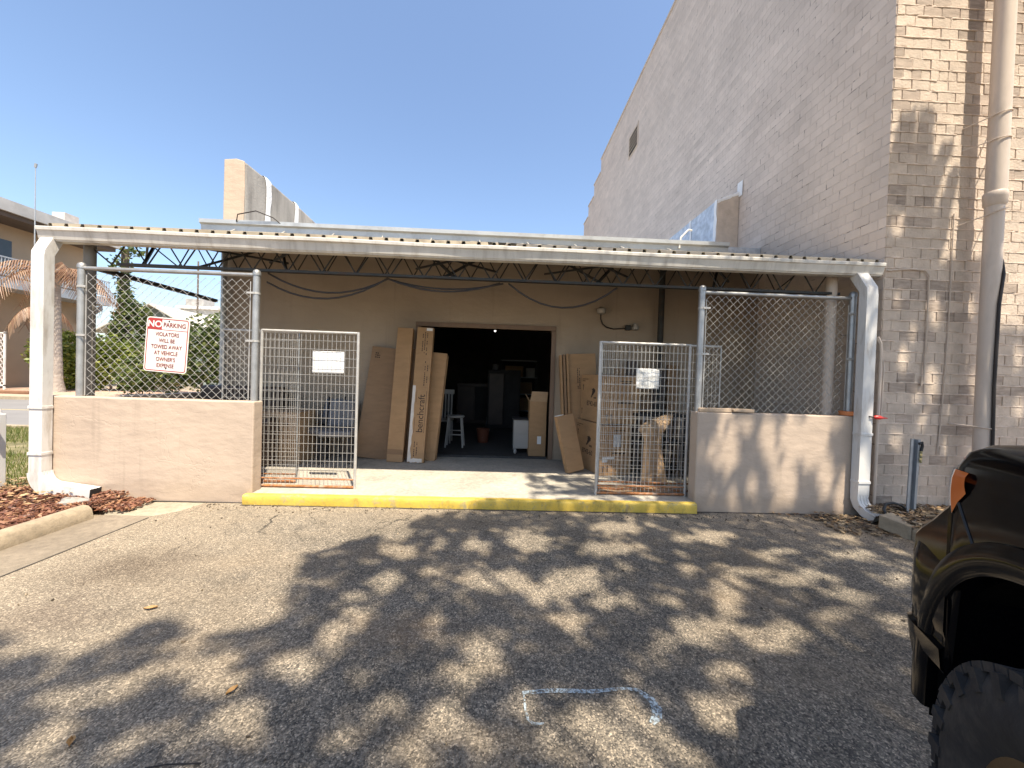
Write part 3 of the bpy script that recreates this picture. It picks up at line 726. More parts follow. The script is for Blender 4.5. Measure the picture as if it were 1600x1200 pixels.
for x, s_ in ((-3.6, 1), (-2.55, -1), (-.72, 1), (-.55, -1), (1.15, 1), (1.25, -1), (2.6, 1), (-4.2, -1)):
    mb = MB(); mb.tube([(x, 4.66, 2.67), (x+.5*s_, 5.43, 3.22)], .02, 4); mb.build('cross_brace', m_iron, cn)
    mb = MB(); mb.tube([(x+.05, 4.66, 2.91), (x+.65*s_, 5.43, 2.98)], .016, 4); mb.build('cross_brace', m_iron, cn)
MB().box(-4.78, -4.72, 4.7, 6.59, 2.60, 2.65).build('side_beam', m_iron, cn)
mb = MB(); mb.prism([(4.46, 2.86), (6.59, 3.60), (6.59, 3.70), (4.46, 2.94)], 'x', -4.98, -4.90); mb.build('rafter', m_iron, cn)
mb = MB(); mb.prism([(4.46, 2.86), (6.59, 3.60), (6.59, 3.70), (4.46, 2.94)], 'x', 4.32, 4.40); mb.build('rafter', m_iron, cn)
mb = MB()
for y in (4.9, 5.85): mb.box(-4.95, 4.42, y-.03, y+.03, roofz(y)-.07, roofz(y)-.012)
mb.build('purlin', m_iron, cn)
m_col = mat('weathered steel column', (.24, .22, .19), .6, .2, var=.2, dirt=(.18, .11, .07), ds=6, da=.3, stretch=(1, 1, .3))
MB().tube([(-4.775, 4.64, -.02), (-4.775, 4.64, 2.9)], .055, 16).build('column', m_col, cn, smooth=True)
MB().tube([(4.10, 4.66, .1), (4.10, 4.66, 2.9)], .062, 16).build('column', m_pipe, cn, smooth=True)
MB().tube([(-4.56, 6.5, .1), (-4.56, 6.5, 3.6)], .045, 12).build('column', m_galv, cn, smooth=True)
MB().tube([(2.72, 6.45, .1), (2.72, 6.45, 3.6)], .05, 12).build('column', m_iron, cn, smooth=True)

# downspouts
def rect_tube(mb, pts, w_, d, side=Vector((1, 0, 0))):
    """rectangular pipe along pts, ribbed front"""
    pts = [Vector(p) for p in pts]; n0 = len(mb.v)
    prof = []
    nr = 4
    for i in range(nr):
        a = -w_/2+w_*i/nr
        prof += [(a+.004, -d/2-.004), (a+w_/nr-.006, -d/2-.004), (a+w_/nr, -d/2+.002)]
    prof += [(w_/2, d/2), (-w_/2, d/2), (-w_/2, -d/2)]
    k = len(prof); K = len(pts)
    for i, p in enumerate(pts):
        t = (pts[min(i+1, K-1)]-pts[max(i-1, 0)]).normalized()
        sd = (side - t*side.dot(t))
        sd = sd.normalized(); fr = sd.cross(t).normalized()
        for a, b2 in prof: mb.v.append(tuple(p+sd*a+fr*b2))
    for i in range(K-1):
        for j in range(k): mb.face(n0+i*k+j, n0+i*k+(j+1) % k, n0+(i+1)*k+(j+1) % k, n0+(i+1)*k+j)
    return mb
ds = thing('downspout', 'white metal downspout whose long foot turns right along the sunlit stucco wall', 'downspout', (-4.98, 4.2, 0))
xl, yl = -4.95, 4.335
MB_ = rect_tube(MB(), [(xl, yl, .29), (xl, yl, 2.66)], .135, .10); MB_.build('pipe', m_white, ds, smooth=True, recalc=True)
rect_tube(MB(), [(xl, yl, 2.64), (xl, yl+.0, 2.68), (xl-.02, yl+.10, 2.86)], .135, .10).build('elbow', m_white, ds, smooth=True, recalc=True)
pts = []
for i in range(8):
    a = PI/2*i/7*.92; pts.append((xl+.2-.2*math.cos(a), yl, .31-.2*math.sin(a)+.01))
pts += [(xl+.60, yl-.02, .078)]
sh = rect_tube(MB(), pts, .118, .15, Vector((0, 1, 0))); sh.f.append(tuple(range(len(sh.v)-15, len(sh.v)))); sh.mi.append(1)
sh.build('shoe', [m_white, m_black], ds, smooth=True)
for z in (1.02, .52): MB().box(xl-.075, xl+.073, yl-.060, yl+.052, z-.016, z+.016).build('strap', m_white, ds, bevel=.003)
xr, yr = 4.265, 4.335
ds2 = thing('downspout', 'white metal downspout hanging beside the brick corner with a short kicked foot', 'downspout', (xr, yr, 0))
rect_tube(MB(), [(xr, yr, .27), (xr, yr, 2.60)], .135, .10).build('pipe', m_white, ds2, smooth=True, recalc=True)
rect_tube(MB(), [(xr, yr, 2.58), (xr-.005, yr+.0, 2.66), (xr-.04, yr+.10, 2.86)], .135, .10).build('elbow', m_white, ds2, smooth=True, recalc=True)
rect_tube(MB(), [(xr, yr, .29), (xr, yr, .22), (xr+.01, yr-.02, .15), (xr+.03, yr-.08, .085), (xr+.06, yr-.17, .045)], .14, .09).build('shoe', m_white, ds2, smooth=True, recalc=True)
for z in (.98, .42): MB().box(xr-.073, xr+.073, yr-.060, yr+.052, z-.016, z+.016).build('strap', m_white, ds2, bevel=.003)

# ------------------------------------------------------------------ chain-link fences on the walls
def chainlink(x0, x1, z0, z1, y, wd, r):
    mb = MB(); h = wd/2; n = int((x1-x0)/h); m_ = int((z1-z0)/h)
    for i in range(n):
        pts = []
        for j in range(m_+1):
            off = (j+i) % 2
            wob = .004*noise.noise(Vector((i*.3, j*.3, 0)))
            pts.append((x0+i*h+off*h*1.03+wob, y+(.004 if off else -.004)+.012*noise.noise(Vector((i*.09, j*.09, 5))), z0+j*h+wob))
        mb.tube(pts, r, 4, caps=False)
    return mb
def fence(label, x0, x1, zb, zp, zr, bands_x, m_post):
    yf = TY+.085
    t = thing('chain_link_fence', label, 'fence', ((x0+x1)/2, yf, zb))
    for x in (x0, x1):
        p = MB().tube([(x, yf, zb), (x, yf, zp)], .037, 14).build('post', m_post, t, smooth=True)
        MB().lathe([(.043, zp-.03), (.043, zp), (.036, zp+.022), (.018, zp+.036), (.001, zp+.04)], (x, yf, 0), seg=14).build('post_cap', m_post, p, smooth=True)
        for z in (zb+(zp-zb)*.84, zb+(zp-zb)*.47):
            sx_ = .06 if x == x0 else -.06
            b_ = MB().lathe([(.039, z-.011), (.042, z-.011), (.042, z+.011), (.039, z+.011)], (x, yf, 0), seg=14)
            b_.box(min(x, x+sx_*1.4), max(x, x+sx_*1.4), yf-.047, yf-.040, z-.011, z+.011); b_.build('tension_band', m_galv_l, p)
    MB().tube([(x0, yf, zr), (x1, yf, zr)], .022, 12).build('top_rail', m_galv, t, smooth=True)
    return t, yf
f1, yf = fence('chain link fence panel with grey posts holding the no parking sign', -4.70, -2.785, 1.136, 2.60, 2.575, 0, m_galv)
chainlink(-4.63, -2.84, 1.15, 2.56, yf, .098, .0026).build('chain_link', m_galv_l, f1)
for x in (-4.64, -2.845): MB().box(x-.004, x+.004, yf-.014, yf-.008, 1.15, 2.5).build('tension_bar', m_galv_l, f1)
f2, yf = fence('chain link fence panel with grey posts above the shaded stucco wall', 2.375, 4.22, 1.17, 2.63, 2.585, 0, m_galv)
chainlink(2.43, 4.16, 1.19, 2.57, yf, .094, .0026).build('chain_link', m_galv_l, f2)
for x in (2.425, 4.16): MB().box(x-.004, x+.004, yf-.014, yf-.008, 1.19, 2.5).build('tension_bar', m_galv_l, f2)

# no parking sign
sg = thing('parking_sign', 'tilted white and red no parking sign wired to the chain link', 'sign', (-3.74, yf-.055, 1.743))
SM = Matrix.Translation((-3.74, yf-.03, 1.743)) @ Matrix.Rotation(R_(3.3), 4, 'Y') @ Matrix.Rotation(R_(90), 4, 'X')
def rr(w_, h, r, n=5):
    out = []
    for cx, cy, a0 in ((w_/2-r, h/2-r, 0), (-w_/2+r, h/2-r, 90), (-w_/2+r, -h/2+r, 180), (w_/2-r, -h/2+r, 270)):
        for i in range(n+1):
            a = R_(a0+90*i/n); out.append((cx+r*math.cos(a), cy+r*math.sin(a)))
    return out
SW, SH = .470, .612
MB().prism(rr(SW, SH, .035), 'z', -.002, .0015, SM).build('plate', m_signw, sg)
mb = MB()
def ring(mb, w_, h, r, wd, z):
    a = rr(w_, h, r); b2 = rr(w_-2*wd, h-2*wd, max(r-wd, .004)); n = len(mb.v); k = len(a)
    mb.v += [tuple(SM @ Vector((x, y, z))) for x, y in a] + [tuple(SM @ Vector((x, y, z))) for x, y in b2]
    for i in range(k): mb.face(n+i, n+(i+1) % k, n+k+(i+1) % k, n+k+i)
ring(mb, SW-.024, SH-.024, .026, .009, .003)
mb.quad(*[SM @ Vector(p) for p in ((-.215, .166, .0031), (.215, .166, .0031), (.215, .172, .0031), (-.215, .172, .0031))])
mb.quad(*[SM @ Vector(p) for p in ((-.216, .172, .0029), (-.066, .172, .0029), (-.066, .288, .0029), (-.216, .288, .0029))])
mb.build('red_border', m_red, sg)
text('lettering', [('NO', -.142, .196, .098, 'CENTER')], (SM @ Matrix.Translation((0, 0, .0045)), m_signw), sg, bold=.028, xs=1.0)
L_ = [('PARKING', .0, .201, .073, 'CENTER')]
L_ = [('PARKING', .0735, .203, .070, 'CENTER'), ('VIOLATORS', 0, .098, .062, 'CENTER'), ('WILL BE', 0, .028, .062, 'CENTER'), ('TOWED AWAY', 0, -.042, .062, 'CENTER'),
      ('AT VEHICLE', 0, -.112, .062, 'CENTER'), ("OWNER'S", 0, -.182, .062, 'CENTER'), ('EXPENSE', 0, -.252, .062, 'CENTER')]
text('lettering', [(a_, x_/.78, y_, z_, c_) for a_, x_, y_, z_, c_ in L_[1:]], (SM @ Matrix.Translation((0, 0, .0045)) @ Matrix.Diagonal((.78, 1, 1, 1)), m_redtxt), sg, bold=.013)
text('lettering', L_[:1], (SM @ Matrix.Translation((0, 0, .0045)), m_redtxt), sg, bold=.018, xs=.84)
for y in (.268, -.262): MB().lathe([(.001, -.006), (.009, -.004), (.009, .002)], SM @ Vector((.01, y, .0)), axis='y', seg=10).build('bolt', m_black, sg)

# ------------------------------------------------------------------ wire gate panels
def wire_panel(label, x0, x1, y, z0, z1, skew=0, up=1.1, m_up=None, group='wire kennel panels in the dock opening'):
    t = thing('wire_panel', label, 'wire panel', ((x0+x1)/2, y, z0), group=group)
    def P(x, z): return (x, y+skew*(x-x0), z)
    r = .0155
    MB().tube([P(x0, z1), P(x1, z1)], r, 10).build('top_rail', m_galv_l, t, smooth=True)
    MB().tube([P(x0, z0), P(x1, z0)], r, 10).build('bottom_rail', m_rust, t, smooth=True)
    MB().tube([P(x0, z0+.09), P(x1, z0+.09)], r*.7, 10).build('lower_rail', m_rust, t, smooth=True)
    for x in (x0, x1): MB().tube([P(x, z0-.02), P(x, z1+.012)], r*up, 10).build('upright', m_up or m_galv_l, t, smooth=True)
    mb = MB(); n = int(round((x1-x0)/.0508))
    for i in range(1, n):
        x = x0+(x1-x0)*i/n; b = .004*rnd.uniform(-1, 1)
        mb.tube([P(x, z0), P(x+b, (z0+z1)/2), P(x, z1)], .0023, 4, caps=False)
    n = int(round((z1-z0)/.1016))
    for i in range(1, n):
        z = z0+(z1-z0)*i/n; b = .003*rnd.uniform(-1, 1)
        mb.tube([(x0, y-.004+0, z), ((x0+x1)/2, y-.004+skew*(x1-x0)/2, z+b), (x1, y-.004+skew*(x1-x0), z)], .0025, 4, caps=False)
    mb.build('wire_mesh', m_galv_l, t)
    return t
z0 = DZ+.022
wire_panel('wire mesh gate panel with a blank white card, left of the doorway', -2.80, -1.68, 4.63, z0, z0+1.835)
wire_panel('wire mesh panel tucked behind the sunlit wall and the left gate', -3.36, -2.47, 4.80, z0, z0+1.84, .03, .6, m_galv)
wire_panel('wire mesh gate panel with a crumpled plastic sleeve, right of the doorway', 1.225, 2.33, 4.63, z0, z0+1.835)
wire_panel('wire mesh panel half hidden behind the shaded wall and right gate', 1.30, 2.80, 4.82, z0, z0+1.845, -.03, .6, m_galv)
def sign_card(name, label, x0, x1, z0, z1, y, m, wr):
    mb = MB(); mb.grid(lambda u, v: (x0+(x1-x0)*u, y+wr*noise.noise(Vector((u*4, v*4, x0))), z0+(z1-z0)*v - (wr*.9*max(0, u-.6)*max(0, v-.6)*9 if wr > .006 else 0)), 18, 14)
    return tag(mb.build(name, m, smooth=True, solid=.002), label, 'card')
sign_card('blank_card', 'white rectangular card fixed behind the wires of the left gate', -2.215, -1.845, 1.485, 1.745, 4.641, m_paper, .003)
sign_card('plastic_sleeve', 'crumpled translucent plastic sleeve hung on the right gate', 1.68, 1.97, 1.42, 1.67, 4.65, m_plastic, .012)

# ------------------------------------------------------------------ cartons
def carton(name, label, w_, d, h, mtx, m=m_card, group=None, parts=None, edge=True):
    """box w x d x h standing on z=0 in its own frame mtx, front is -y"""
    t = thing(name, label, 'box', tuple(mtx.translation), group=group)
    MB().box(-w_/2, w_/2, -d/2, d/2, 0, h, mtx).build('carton_body', m, t, bevel=.004)
    if parts: parts(t, mtx)
    return t
def ink(mb, m, x0, x1, z0, z1, y): mb.quad(*[m @ Vector(p) for p in ((x0, y, z0), (x1, y, z0), (x1, y, z1), (x0, y, z1))])
def fine_print(m, y, x0, x1, z, n, vert=False, hh=.012, lines=1, gap=.03):
    mb = MB()
    for l in range(lines):
        p = x0
        while p < x1:
            q = p+rnd.uniform(.012, .035)
            if rnd.random() < .8:
                if vert: ink(mb, m, z+l*gap, z+l*gap+hh, p, min(q, x1), y)
                else: ink(mb, m, p, min(q, x1), z-l*gap, z-l*gap+hh, y)
            p = q+.008
    return mb
def lean(x, y, z, rz, rx, ry=0): return Matrix.Translation((x, y, z)) @ Matrix.Rotation(rz, 4, 'Z') @ Matrix.Rotation(ry, 4, 'Y') @ Matrix.Rotation(rx, 4, 'X')
def sheetset(label, x, y, w_, h, d, rx, ry, m, n=1, rz=0):
    t = thing('flat_carton', label, 'box', (x, y, DZ), group='flat cartons leaning on the dock wall')
    for i in range(n):
        MB().box(-w_/2, w_/2, -d/2+i*(d+.008), d/2+i*(d+.008), .002, h-.015*i, lean(x+.006*i, y, DZ, rz, rx, ry)).build('board', m, t, bevel=.003)
    return t
# left of the door
t = sheetset('widest flat brown carton leaning behind the tall plain one', -1.93, 6.30, .74, 1.84, .04, R_(-8), R_(5.2), m_card3)
mb = fine_print(lean(-1.93, 6.30, DZ, 0, R_(-8), R_(5.2)), -.022, -.3, -.22, 1.72, 1, lines=3, hh=.02, gap=.035); mb.build('print', m_ink, t)
t = thing('tall_carton', 'tall narrow plain brown carton leaning left of the printed one', 'box', (-1.60, 6.12, DZ), group='flat cartons leaning on the dock wall')
mt = lean(-1.60, 6.12, DZ, 0, R_(-7), R_(1.5))
MB().box(-.125, .125, -.05, .05, .003, 2.16, mt).build('carton_body', m_card, t, bevel=.004)
MB().box(-.125, .125, -.051, -.0502, .12, .2, mt).build('print', cardb('faint stamp', (.27, .16, .085)), t)
t = thing('printed_carton', 'tall narrow carton with large lettering and torn clear tape beside the doorway', 'box', (-1.27, 6.1, DZ), group='flat cartons leaning on the dock wall')
mt = lean(-1.27, 6.1, DZ, 0, R_(-7), R_(1.5))
MB().box(-.13, .13, -.055, .055, .003, 2.175, mt).build('carton_body', m_card, t, bevel=.004)
tm = mt @ Matrix.Translation((0, -.0565, 0)) @ Matrix.Rotation(R_(90), 4, 'X')
text('lettering', [('benchcraft', 0, 0, .145, 'LEFT')], (tm @ Matrix.Translation((.072, .475, 0)) @ Matrix.Rotation(R_(90), 4, 'Z'), m_ink), t, bold=.004, xs=.98)
mb = MB(); ink(mb, mt, .094, .099, .47, 1.14, -.0562); ink(mb, mt, -.062, -.057, .47, .72, -.0562); ink(mb, mt, -.062, -.057, .95, 1.14, -.0562); mb.build('print', m_ink, t)
for a, b2, zz in ((1.78, 2.1, -.035), (1.75, 2.1, .0), (1.72, 2.08, .035), (1.22, 1.62, .035), (1.24, 1.56, .075), (.1, .34, -.04), (.12, .32, .0)):
    fine_print(mt, -.0562, a, b2, zz, 1, vert=True, hh=.013).build('print', m_ink, t)
mb = MB(); mb.grid(lambda u, v: mt @ Vector((-.128+(.045+.02*noise.noise(Vector((u*9, 0, 0))))*v, -.0575, .02+1.2*u)), 30, 2); mb.build('tape', m_tape, t)
mb = MB(); mb.grid(lambda u, v: mt @ Vector((-.12+.22*u, -.0572, .01+.06*v+.02*noise.noise(Vector((u*6, v, 0))))), 12, 2); mb.build('tape', m_tape, t)
mb = MB(); ink(mb, mt, .02, .115, 2.12, 2.165, -.0574); mb.build('label_sticker', m_paper, t)
t = sheetset('pair of flat cartons leaning at the door edge behind the printed one', -1.13, 6.28, .26, 1.78, .035, R_(-6), R_(4.2), m_card, 3)
t2 = sheetset('dull flat carton between the two tall narrow cartons', -1.46, 6.33, .30, 1.83, .03, R_(-6), R_(2.5), m_card3)
# right of the door
t = sheetset('four flat cartons stacked upright against the wall right of the doorway', 1.48, 6.26, .46, 1.84, .035, R_(-5), R_(-3.2), m_card, 1)
for i in range(3):
    MB().box(-.27-.055*i, -.235-.055*i, -.06, .04, .002, 1.84-.01*i, lean(1.48, 6.26, DZ, 0, R_(-5), R_(-3.2))).build('board', m_card3 if i % 2 else m_card, t, bevel=.003)
mt = lean(1.48, 6.26, DZ, 0, R_(-5), R_(-3.2)); fine_print(mt, -.0185, .5, .75, .02, 1, vert=True, lines=3, hh=.02, gap=.04).build('print', m_ink, t)
fine_print(mt, -.0185, 1.25, 1.6, -.09, 1, vert=True, lines=2, hh=.014).build('print', m_ink, t)
t = thing('thin_carton', 'thin plain carton tilted against the stack of large boxes', 'box', (1.10, 5.80, DZ), group='flat cartons leaning on the dock wall')
mt = Matrix.Translation((1.085, 5.62, DZ)) @ Matrix.Rotation(R_(22), 4, 'Z') @ Matrix.Rotation(R_(-9.5), 4, 'Y') @ Matrix.Rotation(R_(-10), 4, 'X')
MB().box(-.02, .27, 0, .085, .006, .86, mt).build('carton_body', m_card, t, bevel=.004)
MB().box(-.01, .10, -.0, .08, .8615, .874, mt).build('foam_strip', m_paper, t, bevel=.003)
# stack of two big boxes in the corner
def bigbox(label, ox, oy, z, h, w_, d, rz, lit):
    mt = Matrix.Translation((ox, oy, z)) @ Matrix.Rotation(rz, 4, 'Z')
    t = thing('big_box', label, 'box', (ox, oy, z), group='large boxes behind the right gate')
    MB().box(0, w_, 0, d, .002, h, mt).build('carton_body', m_card, t, bevel=.006)
    # left face print (x=0 plane, facing -x): frame x along -y(back->front)
    fm = mt @ Matrix.Translation((-.0012, d, 0)) @ Matrix.Rotation(R_(-90), 4, 'Z')
    text('lettering', [('8742-60', d*.52, h*.33, .105, 'CENTER')], (fm @ Matrix.Rotation(R_(90), 4, 'X'), m_ink), t, bold=.01)
    mb = MB()
    ink(mb, fm, .05, .27, h-.075, h-.065, 0); ink(mb, fm, .05, .16, h-.105, h-.095, 0)
    for q in range(5):   # flame like swirl emblem
        a = q*.5; mb.quad(*[fm @ Vector(p) for p in ((d*.47+.03*q-.02*q*q*.3, 0, h*.52+.03*q), (d*.5+.03*q, 0, h*.5+.02*q), (d*.52+.028*q, 0, h*.54+.025*q), (d*.49+.02*q, 0, h*.56+.028*q))])
    for q in range(3): ink(mb, fm, d*.60+.03*q, d*.625+.03*q, h*.49, h*.53, 0)
    for (cx, cz) in ((.09, h-.2), (.06, .14), (d-.1, .12)):   # up arrows
        mb.quad(*[fm @ Vector(p) for p in ((cx-.008, 0, cz-.05), (cx+.008, 0, cz-.05), (cx+.008, 0, cz+.02), (cx-.008, 0, cz+.02))])
        mb.tri(*[fm @ Vector(p) for p in ((cx-.022, 0, cz+.02), (cx+.022, 0, cz+.02), (cx, 0, cz+.055))])
    mb.build('print', m_ink, t)
    ff = mt
    for cx in (.06, .13, w_-.06):
        mb = MB(); mb.quad(*[ff @ Vector(p) for p in ((cx-.008, -.0012, .05), (cx+.008, -.0012, .05), (cx+.008, -.0012, .12), (cx-.008, -.0012, .12))])
        mb.tri(*[ff @ Vector(p) for p in ((cx-.02, -.0012, .12), (cx+.02, -.0012, .12), (cx, -.0012, .155))]); mb.build('arrow_print', m_ink, t)
    mb = MB(); ink(mb, ff, w_*.4, w_*.85, h*.42, h*.45, -.0012); mb.build('print', m_ink, t); mb = MB(); ink(mb, ff, w_*.45, w_*.8, h*.87, h*.885, -.0012); ink(mb, ff, w_*.5, w_*.75, h*.83, h*.845, -.0012)
    mb.build('print', m_ink, t)
    return t, mt
t, mt = bigbox('lower of two large printed boxes standing on the dock floor', 1.50, 5.52, DZ, .755, .50, .84, R_(13), 1)
mb = MB(); ink(mb, mt, .22, .34, .42, .60, -.0015); mb.build('label_sticker', m_plastic, t)
mb = MB(); ink(mb, mt, .04, .24, .245, .275, -.0015); ink(mb, mt, .04, .13, .20, .24, -.0015); mb.build('label_sticker', m_paper, t)
t, mt = bigbox('upper of two large printed boxes standing on another box', 1.52, 5.50, DZ+.76, .72, .58, .78, R_(12), 0)
mb = MB(); mb.tube([mt @ Vector((-.004, .1, -.01)), mt @ Vector((.0, .0, -.004)), mt @ Vector((.6, -.004, -.004))], .012, 5); mb.build('dark_strap', m_ink, t)
# curled cardboard sheet
mb = MB()
def cs(u, v):
    if v < .62:
        q = v/.62; x0 = 1.93+.02*q; x1 = 2.31-.10*math.sin(q*1.6)
        return (x0+(x1-x0)*u, 5.02+.05*u*u+.02*noise.noise(Vector((u*3, v*3, 1))), DZ+.02+.60*q+.10*u*q)
    q = (v-.62)/.38; zb = .60+.10*u; a = q*1.25
    h = .045+.13*math.sin(PI*min(1, .12+u*.75))
    return (1.93+.02+(.28*(1-q)+.44*q)*u-.045*q*(1-u)+.03*u*q, 5.02+.05*u*u-.06*q+.19*q*q, DZ+zb+.02+h*math.sin(a)*1.35+.11*u*u*q+.012*math.sin(u*9)*q)
mb.grid(cs, 14, 30); tag(mb.build('curled_cardboard', m_card2, smooth=True, solid=.006), 'brown cardboard sheet with its top curled over behind the right gate', 'cardboard', 'loose cardboard behind the right gate')
mb = MB(); mb.grid(lambda u, v: (1.30+1.0*u, 4.74+.22*v+.03*u, DZ+.012+.012*noise.noise(Vector((u*6, v*3, 0)))), 16, 5)
tag(mb.build('cardboard_strip', m_card2, smooth=True, solid=.005), 'torn strip of cardboard lying along the foot of the right gate', 'cardboard', 'loose cardboard behind the right gate')
# boards and dark rack behind right gate
t = thing('leaning_boards', 'tall dark brown boards leaning on the wall behind the right gate', 'boards', (2.45, 6.3, DZ))
for i, (x, h, m_) in enumerate(((2.1, 1.62, m_card3), (2.3, 1.75, m_brownl), (2.5, 1.66, m_card3), (2.72, 1.6, m_brownl), (2.95, 1.7, m_card3))):
    MB().box(-.095, .095, -.015, .015, .003, h, lean(x, 6.38-.03*(i % 2), DZ, 0, R_(-5), R_(.7*(i-2)))).build('board', m_, t)
t = thing('metal_rack', 'dark metal rack with upright bars beside the large boxes', 'rack', (2.35, 5.6, DZ))
for x in (2.02, 2.72):
    for y in (5.45, 5.8): MB().box(x-.02, x+.02, y-.02, y+.02, DZ, DZ+.92).build('leg', m_dark, t)
for z in (.12, .5, .9): MB().box(2.0, 2.74, 5.43, 5.82, DZ+z, DZ+z+.03).build('shelf', m_dark, t)
mb = MB()
for i in range(7): mb.box(2.1+.09*i, 2.12+.09*i, 5.44, 5.46, DZ+.15, DZ+.9)
mb.build('bar', m_steel_u, t)
# left of the dock: carton, chairs, dark sofa
def lp(t, mt):
    for l in range(6): fine_print(mt, -.2515, -.3, rnd.uniform(.0, .2), .68-.1*l, 1, hh=.03 if l % 2 else .018).build('print', m_ink, t)
carton('carton', 'brown printed carton on the floor behind the left gate', .70, .5, .77, Matrix.Translation((-3.30, 6.08, DZ)), m_card2, None, lp)
def chair(label, x, y, rz, grp):
    t = thing('chair', label, 'chair', (x, y, DZ), rz, grp)
    for sx_ in (-.2, .2):
        for sy in (-.2, .2): MB().tube([(sx_, sy, .0), (sx_*.95, sy*.95, .42)], .018, 8).build('leg', m_dark, t, world=False)
    MB().box(-.23, .23, -.23, .23, .41, .50).build('seat', m_greyf, t, world=False, bevel=.025)
    mb = MB(); mb.grid(lambda u, v: ((-.2+.4*u)*(1-.12*v), .2+.09*v-.03*math.cos((u-.5)*3), .52+.42*v), 8, 8); mb.build('backrest', m_greyf, t, world=False, solid=.05, smooth=True)
    for sx_ in (-.215, .215): MB().tube([(sx_, .2, .42), (sx_*.96, .30, .99)], .016, 8).build('back_post', m_dark, t, world=False)
    return t
chair('dark legged chair with grey pad nearest the leaning cartons', -2.47, 6.05, R_(10), 'grey padded chairs behind the left gate')
chair('dark legged chair with grey pad close to the brown carton', -2.85, 6.28, R_(-25), 'grey padded chairs behind the left gate')
t = thing('sofa', 'dark brown sofa showing above the left wall behind chain link', 'sofa', (-3.95, 5.85, DZ))
MB().box(-4.70, -3.45, 6.2, 6.48, DZ+.08, DZ+1.12).build('backrest', m_brownl, t, bevel=.05)
MB().box(-4.62, -3.5, 5.6, 6.2, DZ+.08, DZ+.5).build('seat', m_brownl, t, bevel=.05)
for x in (-4.86, -3.45): MB().box(x+.02, x+.2, 5.6, 6.25, DZ+.002, DZ+.68).build('arm', m_brownl, t, bevel=.05)
# things in the doorway
t = thing('nightstand', 'small white nightstand with dark top and bun feet inside the doorway', 'nightstand', (.52, 7.2, DZ))
MB().box(.30, .72, 7.0, 7.4, DZ+.1, DZ+.62).build('body', m_wood_w, t, bevel=.006); MB().box(.28, .74, 6.98, 7.42, DZ+.621, DZ+.65).build('top', m_dark, t, bevel=.005)
for x in (.34, .68):
    for y in (7.04, 7.36): MB().lathe([(.012, 0), (.03, .02), (.032, .05), (.02, .085), (.026, .1)], (x, y, DZ), seg=10).build('foot', m_wood_w, t, smooth=True)
mb = MB()
for z in (.12, .37): mb.box(.325, .695, 6.988, 6.999, DZ+z, DZ+z+.23)
mb.build('drawer', m_wood_w, t, bevel=.004)
t = thing('open_carton', 'brown carton with raised flap just inside the right door frame', 'box', (.75, 7.0, DZ))
MB().box(.57, .875, 6.84, 7.2, DZ, DZ+.98).build('carton_body', m_card, t, bevel=.004)
mb = MB(); mb.quad((.57, 6.84, DZ+.98), (.875, 6.84, DZ+.98), (.885, 6.80, DZ+1.16), (.60, 6.80, DZ+1.16)); mb.quad((.57, 7.2, DZ+.98), (.57, 6.84, DZ+.98), (.50, 6.85, DZ+1.10), (.50, 7.18, DZ+1.10)); mb.build('flap', m_card2, t, solid=.004)
MB().box(.72, .79, 6.832, 6.838, DZ+.22, DZ+.36).build('label_sticker', m_paper, t)
t = thing('stool', 'white wooden stool standing inside the dark doorway', 'stool', (-.83, 7.6, DZ))
for sx_, sy in ((-1, -1), (1, -1), (1, 1), (-1, 1)): MB().tube([(-.83+.17*sx_, 7.6+.15*sy, DZ), (-.83+.12*sx_, 7.6+.11*sy, DZ+.58)], .018, 8).build('leg', m_wood_w, t)
MB().lathe([(.17, .58), (.18, .6), (.17, .62)], (-.83, 7.6, DZ), seg=20).build('seat', m_wood_w, t)
mb = MB(); mb.tube([(-.98, 7.47, DZ+.25), (-.68, 7.47, DZ+.25)], .012, 6); mb.tube([(-.98, 7.73, DZ+.3), (-.68, 7.73, DZ+.3)], .012, 6); mb.build('rung', m_wood_w, t)
t = thing('spindle_chair', 'white spindle back chair stacked in shadow inside the doorway', 'chair', (-1.15, 8.1, DZ))
MB().box(-1.36, -.94, 7.9, 8.3, DZ+.44, DZ+.48).build('seat', m_wood_w, t, bevel=.01)
for x in (-1.33, -.97):
    for y in (7.93, 8.27): MB().tube([(x, y, DZ), (x, y, DZ+.44)], .018, 8).build('leg', m_wood_w, t)
mb = MB()
for i in range(6): mb.box(-1.33+.065*i, -1.30+.065*i, 8.25, 8.27, DZ+.48, DZ+1.0)
mb.build('spindle', m_wood_w, t); MB().box(-1.38, -.94, 8.23, 8.28, DZ+1.0, DZ+1.1).build('back_rail', m_wood_w, t, bevel=.01)
for nm, lab, x, y, w_, h, m_ in (('dark_cabinet', 'dim tall cabinet deep inside the doorway', .15, 10.5, .9, 1.6, m_dark), ('stacked_furniture', 'shadowy stack of furniture at the back of the warehouse', -.7, 11.5, 1.1, 1.2, m_brownl)):
    t = thing(nm, lab, 'furniture', (x, y, DZ)); MB().box(x-w_/2, x+w_/2, y, y+.5, DZ, DZ+h).build('body', m_, t, bevel=.02)
    MB().box(x-w_/2+.04, x-.01, y-.02, y-.001, DZ+.1, DZ+h-.1).build('panel', m_brownl, t, bevel=.01); MB().box(x+.01, x+w_/2-.04, y-.02, y-.001, DZ+.1, DZ+h-.1).build('panel', m_dark, t, bevel=.01)
t = thing('storage_shelf', 'dim open shelving loaded with cartons at the back of the doorway', 'shelf', (.55, 12.6, DZ))
for x in (.05, 1.25): MB().box(x-.02, x+.02, 12.58, 12.62, DZ, DZ+2.0).box(x-.02, x+.02, 12.98, 13.02, DZ, DZ+2.0).build('upright', m_iron, t)
